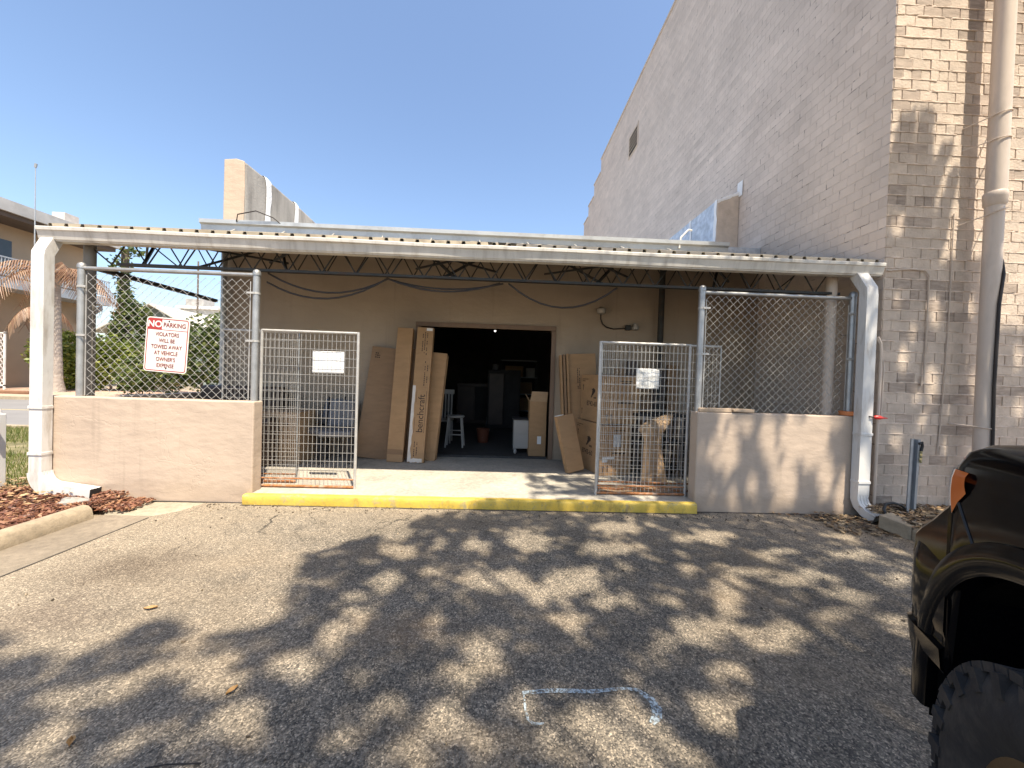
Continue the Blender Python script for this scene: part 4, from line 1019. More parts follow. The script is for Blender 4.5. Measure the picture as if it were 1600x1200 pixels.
for z in (.3, .85, 1.4, 1.95): MB().box(.03, 1.27, 12.58, 13.02, DZ+z, DZ+z+.03).build('shelf', m_steel_u, t)
for i, (x, z, w_, h, m_) in enumerate(((.15, .331, .45, .34, m_card3), (.70, .331, .40, .42, m_card), (.12, .881, .35, .30, m_greyf), (.55, .881, .55, .38, m_card3), (.2, 1.431, .6, .36, m_card), (.9, 1.431, .28, .3, m_wood_w))):
    tag(MB().box(x, x+w_, 12.63, 12.95, DZ+z, DZ+z+h).build('storage_box', m_, bevel=.006), ('brown box at floor level of the dim shelving, left side', 'taller tan box at floor level of the dim shelving, right side', 'grey bin on the second tier of the dim shelving', 'wide brown box on the second tier of the dim shelving', 'wide tan box on the top loaded tier of the dim shelving', 'small pale box on the top loaded tier of the dim shelving')[i], 'box', 'boxes on the dim shelving')
t = thing('rolled_rug', 'rolled rug leaning among shadows inside the doorway left side', 'rug', (-.25, 10.9, DZ))
MB().tube([(-.25, 10.8, DZ), (-.1, 11.2, DZ+1.75)], .085, 14).build('roll', m_greyf, t, smooth=True); MB().tube([(-.2, 10.937, DZ+.6), (-.197, 10.946, DZ+.64)], .09, 14).build('tie', m_card2, t)
t = thing('orange_bucket', 'dull orange bucket on the floor in the dark doorway', 'bucket', (-.3, 8.2, DZ))
MB().lathe([(.11, 0), (.14, .28), (.15, .29), (.13, .28), (.10, .02), (.001, .02)], (-.3, 8.2, DZ), seg=20).build('pail', mat('dull orange plastic', (.12, .035, .014), .8), t, smooth=True)
MB().tube([(-.44, 8.2, DZ+.27), (-.40, 8.13, DZ+.16), (-.3, 8.08, DZ+.12), (-.2, 8.13, DZ+.16), (-.16, 8.2, DZ+.27)], .005, 6).build('handle', m_steel_u, t)
t = thing('ceiling_bulb', 'small lit bulb hanging in the dark doorway', 'lamp', (-.12, 9.0, 2.75))
me_, tt, bb = nodes('lit bulb'); bb.inputs['Emission Color'].default_value = (1, .95, .88, 1); bb.inputs['Emission Strength'].default_value = 2.5
MB().ellip((-.12, 9.0, 2.60), (.022, .022, .04), 12, 8).build('bulb', me_, t, smooth=True)
MB().tube([(-.12, 9.0, 2.65), (-.12, 9.0, 3.76)], .008, 6).build('cord', m_wire, t)

# ------------------------------------------------------------------ wall lights and cables
t = thing('wall_light', 'old round wall light with looped conduit above the right gate', 'wall light', (1.71, 6.58, 2.66))
MB().lathe([(.012, .075), (.03, .07), (.075, .045), (.08, .02), (.078, -.005), (.07, -.03), (.03, -.05), (.012, -.052)], (1.71, 6.50, 2.68), seg=18).build('lamp_body', mat('dull aluminium', (.34, .31, .27), .5, .3), t, smooth=True)
MB().box(1.68, 1.74, 6.50, 6.6, 2.715, 2.75).build('bracket', m_iron, t, bevel=.004)
pts = [(1.70, 6.5, 2.63), (1.71, 6.53, 2.56), (1.75, 6.56, 2.48), (1.83, 6.575, 2.425), (1.95, 6.575, 2.40), (2.12, 6.575, 2.415), (2.2, 6.575, 2.42)]
MB().tube(pts, .011, 8).build('conduit', m_wire, t, smooth=True)
MB().box(2.15, 2.24, 6.53, 6.6, 2.385, 2.475).build('junction_box', m_iron, t, bevel=.008)
MB().lathe([(.02, .07), (.035, .068), (.037, .03), (.055, .025), (.06, -.01), (.055, -.035), (.02, -.045)], (2.315, 6.53, 2.43), seg=16).build('lamp_socket', mat('dull aluminium two', (.36, .33, .29), .5, .3), t, smooth=True)
def cable(label, pts, r=.011, sagpts=10):
    out = []
    for (a, b2, sag) in pts:
        a = Vector(a); b2 = Vector(b2)
        for i in range(sagpts+1):
            u = i/sagpts; p = a.lerp(b2, u); p.z -= sag*4*u*(1-u); out.append(p)
    return tag(MB().tube(out, r, 6).build('cable', m_wire, smooth=True), label, 'cable')
zc = 2.65
cable('dark cable sagging lower from the left post to the joist', [((-2.80, 4.7, 2.55), (-1.38, 4.7, zc), .22), ((-1.38, 4.7, zc), (-.02, 4.7, zc), .13)])
cable('dark cable sagging slightly under the joist beside a lower one', [((-2.80, 4.72, 2.66), (-1.38, 4.72, zc), .20), ((-1.38, 4.72, zc), (0.02, 4.72, zc), .095)])
cable('single dark cable swagged deep under the joist above the doorway', [((.08, 4.7, zc), (1.42, 4.7, zc), .27)])
tag(MB().tube([(-4.35, 6.45, 3.9), (-4.3, 6.4, 4.0), (-4.0, 6.38, 4.06), (-3.75, 6.42, 3.98), (-3.65, 6.46, 3.9)], .009, 6).build('roof_cable', m_wire, smooth=True), 'thin cable looping over the eave by the left parapet', 'cable')

# ------------------------------------------------------------------ small things by the walls
for lab, x0, x1, y0, y1, z in (('thick rough tan slab at the inner end of the wall top', 2.36, 2.74, 4.40, 4.56, 1.178), ('longer thin tan slab lying on the wall top beside the thick one', 2.75, 3.01, 4.39, 4.55, 1.178)):
    tag(MB().box(x0, x1, y0, y1, z, z+.042, None, .008).build('stone_slab', mat('tan slab', (.46, .34, .23), .85, var=.25, vs=10, bs=40, bst=.7), bevel=.01), lab, 'slab', 'slabs on the shaded wall')
tag(MB().lathe([(.07, 0), (.085, .008), (.085, .05), (.075, .055), (.07, .03), (.001, .028)], (4.20, 4.47, 1.178), seg=20).build('saucer', m_orange, smooth=True), 'small orange saucer on the wall top by the white downspout', 'saucer')
t = thing('cord_plug', 'red plug on a dark cord poking out beside the downspout', 'plug', (4.37, 4.28, 1.16))
MB().tube([(4.20, 4.40, 1.21), (4.30, 4.27, 1.185), (4.34, 4.27, 1.18)], .008, 6).build('cord', m_wire, t, smooth=True)
MB().tube([(4.33, 4.27, 1.18), (4.35, 4.268, 1.182), (4.40, 4.264, 1.18), (4.43, 4.262, 1.178), (4.48, 4.26, 1.176)], [.012, .024, .022, .012, .006], 10).build('plug_body', m_redp, t, smooth=True)
t = thing('channel_post', 'short galvanised channel post leaning in the soil at the brick wall', 'post', (4.66, 4.15, .05))
pm = Matrix.Translation((4.655, 4.12, .03)) @ Matrix.Rotation(R_(4.5), 4, 'Y') @ Matrix.Rotation(R_(-3), 4, 'X')
mb = MB(); mb.box(-.055, -.028, -.004, .004, 0, .93, pm).box(.028, .055, -.004, .004, 0, .93, pm).box(-.024, .024, .028, .036, 0, .93, pm)
mb.quad(*[pm @ Vector(p) for p in ((-.028, 0, 0), (-.024, .032, 0), (-.024, .032, .93), (-.028, 0, .93))]); mb.quad(*[pm @ Vector(p) for p in ((.028, 0, 0), (.024, .032, 0), (.024, .032, .93), (.028, 0, .93))])
mb.m = 1
for i in range(34): mb.quad(*[pm @ Vector(p) for p in ((-.006, .0275, .03+i*.0265), (.006, .0275, .03+i*.0265), (.006, .0275, .042+i*.0265), (-.006, .0275, .042+i*.0265))])
mb.build('channel', [m_steel_u, m_black], t)
mb = MB(); mb.tube([pm @ Vector((.03, -.012, .88)), pm @ Vector((.055, -.02, .90)), pm @ Vector((.07, -.012, .86)), pm @ Vector((.06, -.012, .80))], .014, 6); mb.build('shackle', m_black, t, smooth=True)
mb = MB()
for i in range(5): mb.lathe([(.012, -.004), (.018, 0), (.012, .004)], pm @ Vector((.055+.003*(i % 2), -.015, .79-.026*i)), axis='y' if i % 2 else 'x', seg=8)
mb.build('chain', mat('brass chain', (.55, .45, .22), .4, .6), t)
pts = [(4.30, 4.05, .12), (4.30, 4.08, .18), (4.34, 4.1, .235), (4.42, 4.1, .25), (4.52, 4.1, .225), (4.62, 4.14, .17), (4.72, 4.2, .13), (4.9, 4.25, .12)]
tag(MB().tube(pts, .014, 8).build('hose', m_black, smooth=True), 'black hose arched over the soil at the downspout foot', 'hose')
mb = MB(); mb.box(-.14, .14, -.13, .13, 0, .15, Matrix.Translation((4.27, 3.88, .0)) @ Matrix.Rotation(R_(24), 4, 'Z') @ Matrix.Rotation(R_(8), 4, 'X'), .015)
tag(mb.build('kerb_stone', m_kerb, bevel=.012), 'broken pale kerb piece turned askew by the downspout foot', 'kerb stone', 'kerb stones by the planting strip')
mb = MB(); mb.box(4.20, 4.38, 1.9, 3.72, -.02, .13, None, .01)
tag(mb.build('kerb_stone', m_kerb, bevel=.03), 'long kerb stone edging the planting strip in front of the truck', 'kerb stone', 'kerb stones by the planting strip')
mb = MB(); mb.ellip((-4.28, 4.02, .08), (.15, .09, .07), 9, 6, .3)
tag(mb.build('concrete_chunk', concrete('rough chunk', (.36, .33, .29))), 'rough lump of concrete under the long downspout foot', 'rubble')
# white picket fence section at far left
t = thing('picket_fence', 'white post and rail fence ending at the left edge of the mulch bed', 'fence', (-5.7, 4.55, 0))
MB().box(-5.78, -5.655, 4.5, 4.62, .02, .90).build('post', m_paint, t, bevel=.006)
MB().lathe([(.062, .9), (.05, .92), (.05, .945), (.03, .97), (.001, .985)], (-5.717, 4.56, 0), seg=12).build('post_cap', m_paint, t, smooth=True)
for z in (.72, .06): MB().box(-9.0, -5.58, 4.44, 4.497, z, z+.11).build('rail', m_paint, t, bevel=.006)
for i in range(16): MB().box(-5.93-.19*i, -5.85-.19*i, 4.415, 4.438, .04, .93).build('picket', m_paint, t, bevel=.004)

# paint mark on the asphalt
def paintmark():
    m, t, b = nodes('faded blue chalk paint'); co = pos(t, True)
    b.inputs['Base Color'].default_value = (.52, .60, .62, 1); b.inputs['Roughness'].default_value = .8
    f = ramp(t, noisef(t, co, 75, 4, .7), [(.40, 0), (.60, 1)])
    tr = t.nodes.new('ShaderNodeBsdfTransparent'); mx = t.nodes.new('ShaderNodeMixShader')
    t.links.new(f, mx.inputs[0]); t.links.new(tr.outputs[0], mx.inputs[1]); t.links.new(b.outputs[0], mx.inputs[2]); t.links.new(mx.outputs[0], t.nodes['Material Output'].inputs[0]); return m
mb = MB()
def ribbon(pts, wd):
    pts = [Vector((x, y, 0)) for x, y in pts]; K = len(pts); n0 = len(mb.v)
    for i, p in enumerate(pts):
        t = (pts[min(i+1, K-1)]-pts[max(i-1, 0)]).normalized(); nrm = Vector((-t.y, t.x, 0)); ww = wd[i] if isinstance(wd, list) else wd
        for s_ in (-1, 1): mb.v.append((p.x+nrm.x*ww*s_, p.y+nrm.y*ww*s_, .004))
    for i in range(K-1): mb.face(n0+2*i, n0+2*i+1, n0+2*i+3, n0+2*i+2)
ribbon([(.16, 1.80), (.3, 1.815), (.5, 1.81), (.66, 1.83), (.72, 1.82), (.765, 1.77), (.775, 1.72), (.755, 1.67), (.72, 1.64)], [.010, .013, .012, .008, .012, .02, .024, .022, .012])
ribbon([(.165, 1.79), (.168, 1.72), (.175, 1.66), (.20, 1.635), (.25, 1.64)], [.003, .006, .006, .008, .004])
tag(mb.build('paint_marking', paintmark()), kind='structure')
# fallen leaves and twigs
m_yl = mat('yellow fallen leaf', (.36, .21, .08), .7, var=.2, bst=0)
for i, (lab, x, y, a, L) in enumerate((('curled tan leaf on the sunlit asphalt farthest from the camera', -2.10, 2.42, .3, .035), ('yellow leaf on the asphalt at the edge of a shadow', -1.19, 1.80, 1.2, .028), ('brown leaf in the tree shade near the bottom left', -1.64, 1.55, 2.2, .026))):
    mt = Matrix.Translation((x, y, .008)) @ Matrix.Rotation(a, 4, 'Z')
    mb = MB(); mb.grid(lambda u, v: mt @ Vector(((u-.5)*2*L, (v-.5)*L*math.sin(PI*min(max(u, .05), .95)), .010*abs(v-.5)*2)), 6, 4)
    tag(mb.build('fallen_leaf', m_yl, smooth=True), lab, 'leaf', 'fallen leaves on the asphalt')
tag(MB().tube([(-1.27, 1.45, .006), (-1.2, 1.462, .008), (-1.08, 1.468, .006)], .0025, 5).build('twig', m_wire), 'thin dark twig lying across the asphalt', 'twig', 'twigs on the asphalt')
tag(MB().tube([(-1.46, 1.12, .008), (-1.49, 1.2, .012), (-1.5, 1.25, .008)], .004, 5).build('twig', m_wire), 'short dark twig at the bottom edge of the asphalt', 'twig', 'twigs on the asphalt')

# ------------------------------------------------------------------ foliage helpers
def leafcloud(mb, c, r, n, size, shell=.35, flat=1.0):
    for i in range(n):
        while True:
            d = Vector((rnd.gauss(0, 1), rnd.gauss(0, 1), rnd.gauss(0, 1)))
            if d.length > .01: break
        d.normalize(); q = (shell+(1-shell)*rnd.random())**.6
        q *= 1+.28*noise.noise(d*2.3+Vector(c))
        p = Vector((c[0]+d.x*r[0]*q, c[1]+d.y*r[1]*q, c[2]+d.z*r[2]*q))
        leaf(mb, p, size*rnd.uniform(.6, 1.35))
def leaf(mb, p, L, W=.55):
    a = Vector((rnd.gauss(0, 1), rnd.gauss(0, 1), rnd.gauss(0, 1)*.6)).normalized()
    b2 = a.cross(Vector((rnd.gauss(0, 1), rnd.gauss(0, 1), rnd.gauss(0, 1)))).normalized()*L*W*.5; a = a*L*.5
    mb.quad(p-a, p-b2, p+a, p+b2)
m_bark = mat('grey bark', (.15, .12, .095), .9, var=.3, vs=9, bs=20, bst=.8, bd=.03)
m_palmb = mat('ringed palm bark', (.36, .31, .26), .9, var=.2, vs=2, bs=8, bst=.7, bd=.05, stretch=(1, 1, 7))
m_lf1 = leafmat('hedge leaves', (.10, .14, .022), (.20, .25, .04), (.34, .36, .08), .35)
m_lf2 = leafmat('bush leaves', (.04, .07, .018), (.10, .14, .035), (.22, .24, .075), .3)
m_lf3 = leafmat('oak leaves', (.03, .055, .014), (.06, .09, .02), (.10, .12, .03), .25)
m_frond = leafmat('dry palm fronds', (.17, .085, .045), (.27, .15, .085), (.34, .23, .14), .15)

# ------------------------------------------------------------------ background left
t = thing('balcony_building', 'two storey tan building with a railed balcony across the street at far left', 'building', (-32, 20, 0))
m_tanb = mat('tan render', (.42, .31, .21), .85, var=.08, vs=.6); m_bgrey = mat('blue grey trim', (.33, .36, .39), .6, var=.08)
MB().box(-44, -28.6, 10, 27.6, -.02, 9.9).build('wall', m_tanb, t)
MB().box(-44.2, -26.9, 9.8, 27.8, 9.35, 9.62).build('soffit', mat('brown soffit', (.10, .07, .05), .8), t)
mb = MB(); mb.box(-44.3, -26.75, 9.7, 28.0, 9.62, 10.25); mb.build('roof_fascia', mat('weathered fascia', (.45, .44, .42), .7, var=.2, vs=.5, dirt=(.3, .28, .25), ds=1.5), t)
MB().box(-27.6, -26.85, 24.6, 25.4, 10.25, 10.75).build('chimney', mat('pale chimney', (.55, .5, .45), .8), t)
MB().box(-28.6, -26.95, 9.9, 27.6, 5.55, 6.1).build('balcony_slab', m_bgrey, t)
mb = MB(); mb.box(-27.06, -27.0, 9.9, 27.6, 7.15, 7.22).box(-27.06, -27.0, 9.9, 27.6, 6.2, 6.26)
for i in range(120): mb.box(-27.05, -27.01, 10+i*.147, 10.04+i*.147, 6.2, 7.15)
mb.build('railing', m_bgrey, t)
for y in (14, 21.2, 27): MB().prism([(-28.6, 4.6), (-27.1, 5.5), (-27.1, 5.2), (-28.6, 4.1)], 'y', y, y+.18).build('strut', m_bgrey, t)
for y in (11.5, 15.5, 18.8, 24.6): MB().box(-28.66, -28.59, y, y+1.1, .1, 2.6 if y < 20 else 4.2).build('door', mat('brown door', (.13, .055, .03), .6), t)
for y in (12, 16.5, 22): MB().box(-28.66, -28.59, y, y+1.5, 6.9, 8.5).build('window', mat('dark pane', (.05, .06, .07), .15), t)
t = thing('white_gate', 'white chain link gate in front of the tan balcony building', 'gate', (-27.2, 21.6, 0))
mb = MB()
for i in range(30):
    for s_ in (-1, 1):
        a = -28.6+i*.16; mb.tube([(a, 21.6, .2 if s_ > 0 else 3.0), (min(a+1.4, -26.6), 21.6, (.2 if s_ > 0 else 3.0)+s_*2*min(1.4, -26.6-a))], .012, 4, caps=False)
    if a > -26.8: break
mb.build('chain_link', m_paint, t)
mb = MB().box(-31, -26.55, 21.57, 21.63, 3.0, 3.07).box(-31, -26.55, 21.57, 21.63, .18, .25).box(-26.62, -26.55, 21.57, 21.63, .0, 3.1); mb.build('frame', m_paint, t)
tag(MB().box(-26.3, -25.35, 24.4, 25.2, -.01, 1.45).build('utility_box', mat('pale box', (.5, .51, .52), .5), bevel=.04), 'pale grey box standing in shadow under the balcony', 'box')
mb = MB(); mb.tube([(-23.6, 20.3, 5.0), (-23.6, 20.3, 11.3)], .035, 5, r1=.018); mb.tube([(-23.62, 20.3, 11.3), (-23.58, 20.3, 11.5)], .06, 5)
# mast stands on the paving
mb.tube([(-23.6, 20.3, 0), (-23.6, 20.3, 5.0)], .05, 6)
tag(mb.build('antenna_mast', m_galv), 'thin tall antenna mast rising behind the left downspout', 'mast')
def palm(label, x, y, h, r, nf, fl, droop, m_l):
    t = thing('palm_tree', label, 'palm tree', (x, y, 0))
    MB().tube([(x+.1, y, -.05), (x+.03, y, h*.1), (x, y, h*.4), (x-.1, y, h)], [r*1.35, r*1.05, r*.9, r*.8], 14).build('trunk', m_palmb, t, smooth=True)
    mb = MB(); c = Vector((x-.1, y, h))
    for i in range(nf):
        a = 2*PI*i/nf+rnd.uniform(-.2, .2); up = rnd.uniform(.1, .9); L = fl*rnd.uniform(.8, 1.1); prev = None
        for k in range(11):
            u = k/10; p = c+Vector((math.cos(a)*L*u, math.sin(a)*L*u, up*L*u-(droop+up*.5)*L*u*u))
            if prev is not None:
                t_ = (p-prev).normalized(); sd = t_.cross(Vector((0, 0, 1))).normalized()
                for q in range(3):
                    b_ = prev.lerp(p, q/3)
                    for s_ in (-1, 1):
                        tip = b_+sd*s_*.55*(1-u*.5)+t_*.25+Vector((0, 0, -.35-.2*rnd.random()))
                        mb.quad(b_, b_+t_*.06, tip+t_*.02, tip)
            prev = p
    mb.build('fronds', m_l, t)
palm('palm with a ringed grey trunk and drooping rusty fronds beside the left downspout', -23.3, 21, 6.3, .26, 15, 2.9, .75, m_frond)
palm('dark shaggy palm trunk standing close against the tan balcony building', -26.3, 23.0, 4.6, .17, 7, 1.2, 1.2, m_frond)
def bush(name, label, cat, blobs, m_l, size, trunk=None, grp=None):
    t = thing(name, label, cat, (blobs[0][0][0], blobs[0][0][1], 0), 0, grp); mb = MB()
    for c, r, n in blobs: leafcloud(mb, c, r, n, size)
    mb.build('foliage', m_l, t)
    for c, r, n in blobs[:2]: MB().tube([(c[0], c[1], -.03), (c[0]+.05, c[1], c[2])], .07, 6, r1=.03).build('stem', m_bark, t)
    if trunk: MB().tube(trunk, .3, 8, r1=.2).build('trunk', m_bark, t)
    return t
bush('hedge', 'clipped sunlit yellow green hedge right of the palm trunk', 'hedge', [((-25.4, 23.2, 1.2), (1.3, .8, 1.4), 1500), ((-23.8, 23.2, 1.3), (1.2, .8, 1.5), 1500), ((-24.6, 23.1, 2.4), (1.5, .8, 1.0), 1400), ((-26.4, 23.3, 2.2), (.8, .8, 1.1), 700)], m_lf1, .24)
bush('vine_tree', 'tall trunk wrapped in creeping vine seen through the chain link', 'tree', [((-23.2, 25, 3.6), (1.1, .9, 2.3), 1800), ((-23.6, 25, 5.9), (.45, .45, 1.6), 380), ((-22.5, 24.6, 1.6), (1.6, 1.0, 1.7), 1700), ((-23.9, 25, 7.6), (.65, .5, .9), 200), ((-23.1, 24.9, 8.6), (.7, .5, .35), 90), ((-22.3, 24.9, 4.4), (.5, .5, .8), 240)], m_lf2, .27, [(-23.7, 25.1, 0), (-23.7, 25.1, 8.8)])
bush('leafy_bush', 'yellow green shrub filling the foot of the vine tree', 'shrub', [((-22.6, 23.2, 1.7), (1.5, .8, 1.4), 1500), ((-21.3, 23.4, 1.2), (1.0, .8, 1.0), 700)], m_lf1, .24)
bush('leafy_bush', 'big dark green bush directly behind the no parking sign', 'bush', [((-15.5, 20.6, 2.2), (1.9, 1.2, 1.9), 2600), ((-14.0, 20.6, 2.6), (1.5, 1.2, 1.8), 2200), ((-17.2, 20.6, 1.6), (1.4, 1.0, 1.5), 1600), ((-12.9, 20.4, 1.6), (1.2, 1, 1.9), 1400), ((-18.6, 20.6, 1.0), (1.0, .9, 1.0), 700)], m_lf2, .26)
bush('leafy_bush', 'dull dry shrub between the big bush and the gabled house', 'shrub', [((-20.3, 23.5, 1.7), (1.1, .8, 1.4), 800), ((-19.4, 23.5, 1.1), (1.0, .8, 1.0), 600)], leafmat('dry shrub', (.16, .14, .06), (.30, .26, .16), (.48, .43, .33), .2), .22)
t = thing('gabled_house', 'pale green gabled house with a light roof behind the chain link fence', 'house', (-30, 38, 0))
MB().box(-33.4, -26.2, 34, 44, -.02, 4.6).build('wall', mat('pale green siding', (.30, .36, .32), .8, var=.08, stretch=(1, 1, 9)), t)
MB().prism([(-33.4, 4.6), (-26.2, 4.6), (-29.6, 6.6)], 'y', 34.02, 43.9).build('gable', mat('pale green siding upper', (.30, .36, .32), .8, var=.08), t)
mb = MB(); mb.quad((-34.2, 33.4, 4.25), (-29.6, 33.4, 6.75), (-29.6, 44.5, 6.75), (-34.2, 44.5, 4.25)); mb.quad((-29.6, 33.4, 6.75), (-25.4, 33.4, 4.45), (-25.4, 44.5, 4.45), (-29.6, 44.5, 6.75))
mb.build('roof', mat('pale roof sheet', (.62, .58, .50), .6, var=.08, vs=1), t, solid=.1)
MB().box(-30.6, -29.2, 33.97, 34.0, 1.2, 2.8).build('window', mat('house pane', (.06, .07, .08), .2), t)
t = thing('flat_roofed_house', 'low pale house with a flat white roof and rooftop unit', 'house', (-25, 48, 0))
MB().box(-36, -18, 44.6, 54, -.02, 8.1).build('wall', mat('pale render', (.55, .52, .46), .8), t); MB().box(-36.3, -17.7, 44.3, 54.3, 8.1, 8.4).build('roof', m_paint, t)
MB().box(-39.0+3, -34.0, 45.2, 47, 8.4, 9.35).build('rooftop_unit', mat('ac unit', (.36, .34, .31), .6, var=.2, vs=2), t, bevel=.05)
for lab, x in (('bare utility pole left of another pole behind the left parapet', -31.4), ('second utility pole nearer the dark warehouse corner', -26.3)):
    tag(MB().tube([(x, 41, 0), (x, 41, 12.5)], .11, 8, r1=.08).box(x-.9, x+.9, 40.94, 41.06, 11.4, 11.52).build('utility_pole', m_bark), lab, 'pole', 'utility poles beyond the houses')
# tree line so no bare horizon shows between things
mb = MB()
for i in range(34):
    x = -70+i*2.6; leafcloud(mb, (x, 62+rnd.uniform(-3, 3), 2.5), (2.6, 2, 3.0+rnd.uniform(-.5, 1)), 500, .8)
tag(mb.build('far_trees', m_lf2), kind='stuff')

# ------------------------------------------------------------------ pickup truck
TH = 28.0
tr = thing('pickup_truck', 'black lifted pickup truck with knobbly tyre and amber side lamp at right edge', 'truck', (2.087, .277, 0), R_(90-TH))
m_tp, tt, bb = nodes('black truck paint'); bb.inputs['Base Color'].default_value = (.004, .004, .0045, 1); bb.inputs['IOR'].default_value = 1.27
co = pos(tt); bc = ramp(tt, noisef(tt, co, 9, 9, .75), [(.6, (.003, .003, .0035)), (.9, (.016, .014, .011))]); tt.links.new(bc, bb.inputs['Base Color']); rg = ramp(tt, noisef(tt, co, 5, 8, .7), [(.3, .05), (.75, .2)]); tt.links.new(rg, bb.inputs['Roughness'])
m_trub = mat('textured black trim', (.016, .016, .017), .55, var=.3, bs=300, bst=.15)
m_well = mat('wheel well liner', (.005, .005, .005), .95, bst=0, spec=.05)
m_tyre = mat('dusty tyre rubber', (.024, .022, .021), .85, var=.3, vs=14, bs=90, bst=.4, dirt=(.075, .062, .048), ds=7, da=.3)
m_rim = mat('gold-tinted rim', (.17, .12, .065), .35, .8, var=.15)  # rim metal tinted to paint in its golden reflection
m_amber, tt, bb = nodes('amber lens'); bb.inputs['Base Color'].default_value = (.60, .13, .015, 1); bb.inputs['Roughness'].default_value = .2
m_lens, tt, bb = nodes('clear lens'); bb.inputs['Base Color'].default_value = (.55, .56, .58, 1); bb.inputs['Roughness'].default_value = .08; bb.inputs['Metallic'].default_value = .4
m_glass, tt, bb = nodes('tinted glass'); bb.inputs['Base Color'].default_value = (.02, .022, .025, 1); bb.inputs['Roughness'].default_value = .04
AX2 = -3.55
def arch_z(x, low):
    z = low
    for ax in (0, AX2):
        q = abs(x-ax)/.52
        if q < 1: z = max(z, .52+.54*(1-q**2.4)**(1/2.4))
    return z
# plan outline of left side from tail to nose centre
plan = [(-4.75, .93)]; x = -4.7
while x < .27: plan.append((x, 1.0)); x += .045
plan += [(.29, 1.0), (.32, 1.0), (.36, 1.0), (.395, 1.0), (.425, .999), (.455, .992), (.485, .972), (.515, .935), (.545, .87), (.58, .74), (.61, .52), (.63, .28), (.635, 0.0)]
def ringset(i):
    x, y = plan[i]; a = plan[max(i-1, 0)]; b2 = plan[min(i+1, len(plan)-1)]
    t = Vector((b2[0]-a[0], b2[1]-a[1])).normalized(); nrm = Vector((t.y, -t.x))
    if i == len(plan)-1: nrm = Vector((-1, 0))
    low = .60 if x < .5 else .62
    zl = arch_z(x, low) if i < len(plan)-9 else .66
    nose = max(0, min(1, (x-.1)/.55)); top = 1.375-.05*nose**2
    out = []
    for ins, z in ((.012, zl), (.0, max(zl+.02, .75)), (-.004, max(zl+.04, .95)), (.0, max(zl+.05, top-.15)), (.008, top-.085), (.03, top-.036), (.07, top-.010), (.15, top-.002), (.40, top+.002)):
        out.append((x+nrm.x*ins*(1 if y > .3 else .8), max(y+nrm.y*ins, 0), z))
    out.append((x-(.45 if x > .3 else 0)*(1-min(1, y)), 0.0, top+.004)); return out
mb = MB(); rings = [ringset(i) for i in range(len(plan))]; k = len(rings[0])
for s_ in (1, -1):
    n0 = len(mb.v)
    for r in rings: mb.v += [(x, y*s_, z) for x, y, z in r]
    for i in range(len(rings)-1):
        for j in range(k-1):
            a = n0+i*k+j; q = (a, a+k, a+k+1, a+1); mb.face(*(q if s_ > 0 else q[::-1]))
    mb.face(*[n0+j for j in range(k)])
body = mb.build('body', m_tp, tr, smooth=True, world=False, recalc=True)
# arch liners
for ax in (0, AX2):
    for s_ in (1, -1):
        mb = MB(); mb.grid(lambda u, v: (ax+.54*math.cos(PI*u), s_*(.985-.6*v), .42+.66*math.sin(PI*u)**.7), 16, 3)
        mb.quad((ax-.6, s_*.39, .3), (ax+.6, s_*.39, .3), (ax+.6, s_*.39, 1.1), (ax-.6, s_*.39, 1.1)); mb.quad((ax+.498, s_*.39, .42), (ax+.498, s_*.985, .42), (ax+.498, s_*.985, 1.06), (ax+.498, s_*.39, 1.06)); mb.build('wheel_liner', m_well, tr, world=False)
# flares
for ax in (0, AX2):
    for s_ in (1, -1):
        mb = MB(); pts = []
        for i in range(41):
            q = -math.cos(PI*i/40); x = ax-.52*q; z = .52+.54*(1-abs(q)**2.4)**(1/2.4); pts.append((x, z))
        pts = [(ax+.52, .46)] + pts + [(ax-.52, .46)]
        n0 = 0; K = len(pts)
        for i, (x, z) in enumerate(pts):
            a = Vector(pts[max(i-1, 0)]); b2 = Vector(pts[min(i+1, K-1)]); t = (b2-a).normalized(); nn = Vector((t.y, -t.x))
            if nn.dot(Vector((x-ax, z-.5))) < 0: nn = -nn
            for o, y in ((-.006, .95), (-.006, 1.006), (.004, 1.013), (.045, 1.018), (.078, 1.010), (.084, .996)):
                mb.v.append((x+nn.x*o, s_*y, z+nn.y*o))
        for i in range(K-1):
            for j in range(5): mb.face(i*6+j, i*6+j+1, (i+1)*6+j+1, (i+1)*6+j)
        mb.build('wheel_flare', m_tp, tr, smooth=True, world=False, recalc=True)
# bumper: wraps the nose
bplan = [(.43, .998), (.56, 1.003), (.605, 1.003), (.64, .994), (.665, .965), (.69, .90), (.72, .78), (.76, .58), (.79, .36), (.805, .16), (.81, 0)]
mb = MB(); prof = [(-.05, .545), (.0, .57), (.012, .64), (.018, .70), (.004, .71), (.004, .735), (.010, .76), (.010, .93), (.0, .985), (-.03, 1.008), (-.10, 1.035), (-.17, 1.09), (-.22, 1.13)]
for s_ in (1, -1):
    n0 = len(mb.v); K = len(bplan); k = len(prof)
    for i, (x, y) in enumerate(bplan):
        a = bplan[max(i-1, 0)]; b2 = bplan[min(i+1, K-1)]; t = Vector((b2[0]-a[0], b2[1]-a[1])).normalized(); nn = Vector((-t.y, t.x)) * -1
        if nn.x < 0 and i > 1: nn = -nn
        if i <= 1: nn = Vector((0, 1))
        for o, z in prof:
            zz = z + (.06 if (i < 3 and z < .6) else 0)
            mb.v.append((x+nn.x*o, max(y+nn.y*o, 0)*s_, zz))
    for i in range(K-1):
        for j in range(k-1): mb.face(n0+i*k+j, n0+(i+1)*k+j, n0+(i+1)*k+j+1, n0+i*k+j+1)
mb.build('bumper', m_tp, tr, smooth=True, world=False, recalc=True)
